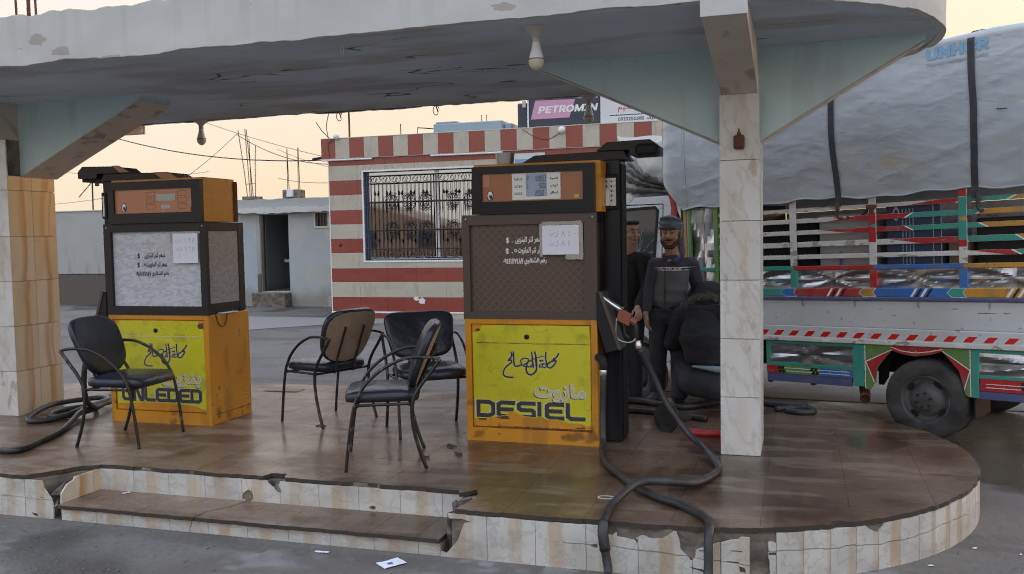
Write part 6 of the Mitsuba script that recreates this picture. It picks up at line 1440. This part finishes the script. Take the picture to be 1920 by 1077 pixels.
for x in (-1.02, -.68): part(cr, 'shoe', limb([(((x, 8.13, FL+.045), (.04, .05, .045)), ((x-.01, 8.28, FL+.035), (.042, .05, .033)))], .014, 5), 'm_shoe', True)
head(cr, (-.775, 8.26, 1.20), 172, 'm_skin', 1.0, False, False)
part(cr, 'hood', limb([(((-.80, 8.16, 1.17), (.135, .11, .09)), ((-.775, 8.23, 1.27), (.125, .135, .095))), (((-.88, 8.08, 1.11), (.10, .06, .05)), ((-.68, 8.06, 1.12), (.10, .06, .05)))], .016, 6), 'm_blackcloth', True)
fr_ = np.random.default_rng(4); fv = []
arc = spline([(-.985, 8.07, 1.12), (-.96, 8.03, 1.165), (-.88, 8.00, 1.215), (-.78, 8.00, 1.235), (-.68, 8.02, 1.215), (-.60, 8.06, 1.15)], 16)
for p in arc:
    for _ in range(9):
        dd = np.array([0, -.25, .6])+fr_.normal(size=3)*.55; dd /= np.linalg.norm(dd); L = fr_.uniform(.018, .050); q = p+fr_.normal(size=3)*.012; sd = np.cross(dd, fr_.normal(size=3)); sd /= np.linalg.norm(sd)
        fv.append(np.array([q-sd*.0035, q+sd*.0035, q+dd*L]))
        fv.append(np.array([q+sd*.0035, q-sd*.0035, q+dd*L+.001]))
fv = np.vstack(fv); part(cr, 'fur_trim', trimesh.Trimesh(fv, np.arange(len(fv)).reshape(-1, 3), process=False), 'm_fur', kind='stuff', label='grey fur trim along the hood')
for xw, dx in ((-.92, 1), (-.74, -1)): hand(cr, (xw, 8.45, .80), (.3*dx, .6, -.5), (0, 0, -1), 'm_skin', .95, .6)
# --- person half hidden behind the pump's hose pillar
hp = thing('person', 'dark-haired person in black jacket, half hidden behind the hose pillar', 'person')
sA, sB = (-1.725, 8.44, 1.55), (-1.385, 8.40, 1.55); eB, wB = (-1.340, 8.36, 1.30), (-1.405, 8.18, 1.12); eA, wA = (-1.785, 8.40, 1.30), (-1.685, 8.20, 1.12)
put(hp, limb([(((-1.555, 8.44, 1.08), (.13, .09, .1)), ((-1.555, 8.43, 1.5), (.13, .09, .08))), ((sA, .05), (sB, .05)), (((-1.545, 8.42, 1.55), .06), ((-1.505, 8.40, 1.68), .05))]+chain((sB, .05), (eB, .038), (wB, .027))+chain((sA, .05), (eA, .038), (wA, .027))+chain(((-1.635, 8.44, 1.06), .08), ((-1.635, 8.42, .70), .055), ((-1.635, 8.44, .12), .04))+chain(((-1.475, 8.44, 1.06), .08), ((-1.475, 8.42, .70), .055), ((-1.475, 8.44, .12), .04))), 'm_skinlight', True)
part(hp, 'jacket', limb([(((-1.555, 8.44, 1.02), (.17, .12, .05)), ((-1.555, 8.43, 1.45), (.165, .115, .1))), ((sA, .078), (sB, .078))]+chain((sB, .08), (eB, .066), ((-1.395, 8.22, 1.15), .05))+chain((sA, .08), (eA, .066), ((-1.695, 8.24, 1.15), .05)), .018), 'm_blackcloth', True)
part(hp, 'trousers', limb([(((-1.635, 8.44, 1.04), .10), ((-1.635, 8.42, .70), .07)), (((-1.635, 8.42, .70), .07), ((-1.635, 8.44, .12), .06)), (((-1.475, 8.44, 1.04), .10), ((-1.475, 8.42, .70), .07)), (((-1.475, 8.42, .70), .07), ((-1.475, 8.44, .12), .06))], .02), 'm_jeans', True)
for x in (-1.635, -1.475): part(hp, 'shoe', limb([(((x, 8.46, .05), (.042, .05, .05)), ((x, 8.31, .04), (.042, .05, .038)))], .016, 4), 'm_black', True)
Hh = head(hp, (-1.490, 8.375, 1.80), 38, 'm_skinlight', 1.0, False, True)
part(hp, 'hair', Hh(limb([(((0, .035, .075), (.080, .085, .05)), ((0, .045, -.01), (.080, .07, .05))), (((0, -.02, .095), (.068, .06, .03)), ((0, .03, .10), (.07, .07, .035)))], .012, 4)), 'm_hair', True)
hand(hp, wB, (.2, -.6, -.5), (-.5, 0, -1), 'm_skinlight', .95, .6); hand(hp, wA, (-.1, -.6, -.5), (.5, 0, -1), 'm_skinlight', .95, .6)
# ------------------------------------------------------------------ loose hoses, litter
def loose(lab, pts, r, mat='m_rubber', base='loose_hose', cat='hose'):
    t = thing(base, lab, cat, 'loose hoses on the island floor' if cat == 'hose' else 'wire scraps on the island floor'); put(t, tube(spline(pts, 8), r, 10), mat, True)
loose('thick dusty hose on the floor running behind the column foot', [(-1.65, 8.0, .305), (-1.40, 8.02, .305), (-1.15, 7.90, .305), (-1.0, 7.80, .305), (-.85, 7.9, .305), (-.70, 8.12, .305), (-.50, 8.2, .305), (-.2, 8.1, .305), (.05, 8.02, .305)], .030)
loose('second thick hose on the floor pointing towards the column', [(-1.75, 7.62, .302), (-1.45, 7.60, .302), (-1.15, 7.55, .302), (-.9, 7.45, .302), (-.72, 7.36, .302)], .026)
loose('short dark hose end on the floor right of the column', [(-.12, 7.86, .30), (.0, 7.80, .30), (.10, 7.84, .30), (.08, 7.95, .30), (-.06, 7.98, .30), (-.2, 7.9, .30)], .024)
loose('red hose piece lying on the floor behind the column', [(-.82, 6.86, .305), (-.70, 6.83, .30), (-.60, 6.84, .30), (-.45, 6.9, .30), (-.3, 7.0, .30)], .026, 'm_redpaint')
t = thing('rubber_cone', 'black rubber cone lying on the island floor behind the hose', 'cone')
put(t, lathe([(.0, 0), (.115, .0), (.120, .012), (.085, .05), (.05, .16), (.03, .28), (.0, .285)], 24, (-.985, 6.93, .385), (.45, .75, -.12)), 'm_rubber', 40)
def litter(lab, u, v, z, L, W, deg, mat='m_paper', marks=None, crumple=.012, base='paper_scrap'):
    t = thing(base, lab, 'litter', 'small white litter around the island'); n = 10
    X, Y = np.meshgrid(np.linspace(-L/2, L/2, n), np.linspace(-W/2, W/2, n), indexing='ij'); Z = crumple*meshkit.fbm(np.stack([X*30, Y*30, X*0+u], -1), 3, seed=int(abs(u)*10))+.002
    P = np.stack([X, Y, Z], -1); m = cat_([grid_mesh(P), grid_mesh((P-np.array([0, 0, .001]))[:, ::-1])]); put(t, tf(m, placed(u, v, z, deg)), mat, True)
    if marks: part(t, 'print', tf(bx(*marks), placed(u, v, z, deg)), 'm_truckblue')
litter('crumpled white wrapper with a blue mark on the asphalt before the steps', -2.15, 4.49, .001, .14, .10, 55, marks=(-.03, .0, -.02, .0, .012, .0135))
litter('small white paper strip on the asphalt left of the wrapper', -2.62, 4.56, .001, .085, .022, 5, crumple=.006)
for i, (u, v, w) in enumerate(((.43, 5.13, .05), (.66, 5.20, .03), (.93, 5.55, .03), (-4.35, 5.0, .05), (1.15, 5.5, .02))):
    z = .104 if i == 3 else .001
    litter(('white tile fragment at the foot of the rounded end', 'smaller white fragment beside the rounded end', 'white fragment right of the rounded end', 'white paper scrap in the corner of the step', 'tiny white scrap on the asphalt right of the island')[i], u, v, z, w, w*.5, 20*i, 'm_white', crumple=.004)
t = thing('metal_ring', 'thin pale ring lying flat on the floor left of the hose', 'ring'); put(t, tube([(-1.07+.046*math.cos(a), 5.09+.030*math.sin(a), .281) for a in np.linspace(0, 2*math.pi, 26)], .0032, 6), 'm_greywhite', True)
t = thing('metal_ring', 'small dark ring lying flat on the floor between the chairs', 'ring'); put(t, tube([(-3.72+.042*math.cos(a), 6.52+.034*math.sin(a), .280) for a in np.linspace(0, 2*math.pi, 22)], .003, 6), 'm_wire', True)
for i, (u, v) in enumerate(((-2.42, 6.08), (-2.27, 5.86), (-2.47, 5.72))):
    loose(('dark scrap of twisted wire on the floor nearest the chairs', 'dark scrap of twisted wire on the floor before the brown pump', 'curled thin wire on the floor right of the front armchair')[i], [(u+.05*math.cos(a*2.1+i)*(1-.08*a), v+.03*math.sin(a*1.7), .283+.006*(a % 2)) for a in range(6)], .0035, 'm_wire', 'wire_scrap', 'wire')
t = thing('cardboard_scrap', 'flat brown cardboard scrap on the rear island edge behind the tan chair', 'cardboard')
put(t, tf(ext(jag(sg.Polygon([(-.20, 0), (.16, -.05), (.18, .12), (.02, .10)]), .04, .004, 2), .006, (0, 0, 0), (1, 0, 0), (0, 1, 0)), placed(-4.95, 7.95, .278, 10)), 'm_carton')
pbl = []
for k in range(900):
    u, v = RNG.uniform(-6.5, 2.2), RNG.uniform(3.4, 4.66)
    if RNG.random() < .25: u, v = RNG.uniform(.2, 2.4), RNG.uniform(4.2, 7.0)
    if (u+.76)**2+(v-6.53)**2 < 1.9**2: continue
    s = RNG.uniform(.002, .009); pbl.append(hullpts(RNG.normal(size=(7, 3))*s*.6+np.array([u, v, s*.5])))
t = thing('gravel', 'loose grit scattered on the asphalt along the island', 'gravel'); labels[t]['kind'] = 'stuff'; put(t, pbl, 'm_apron')
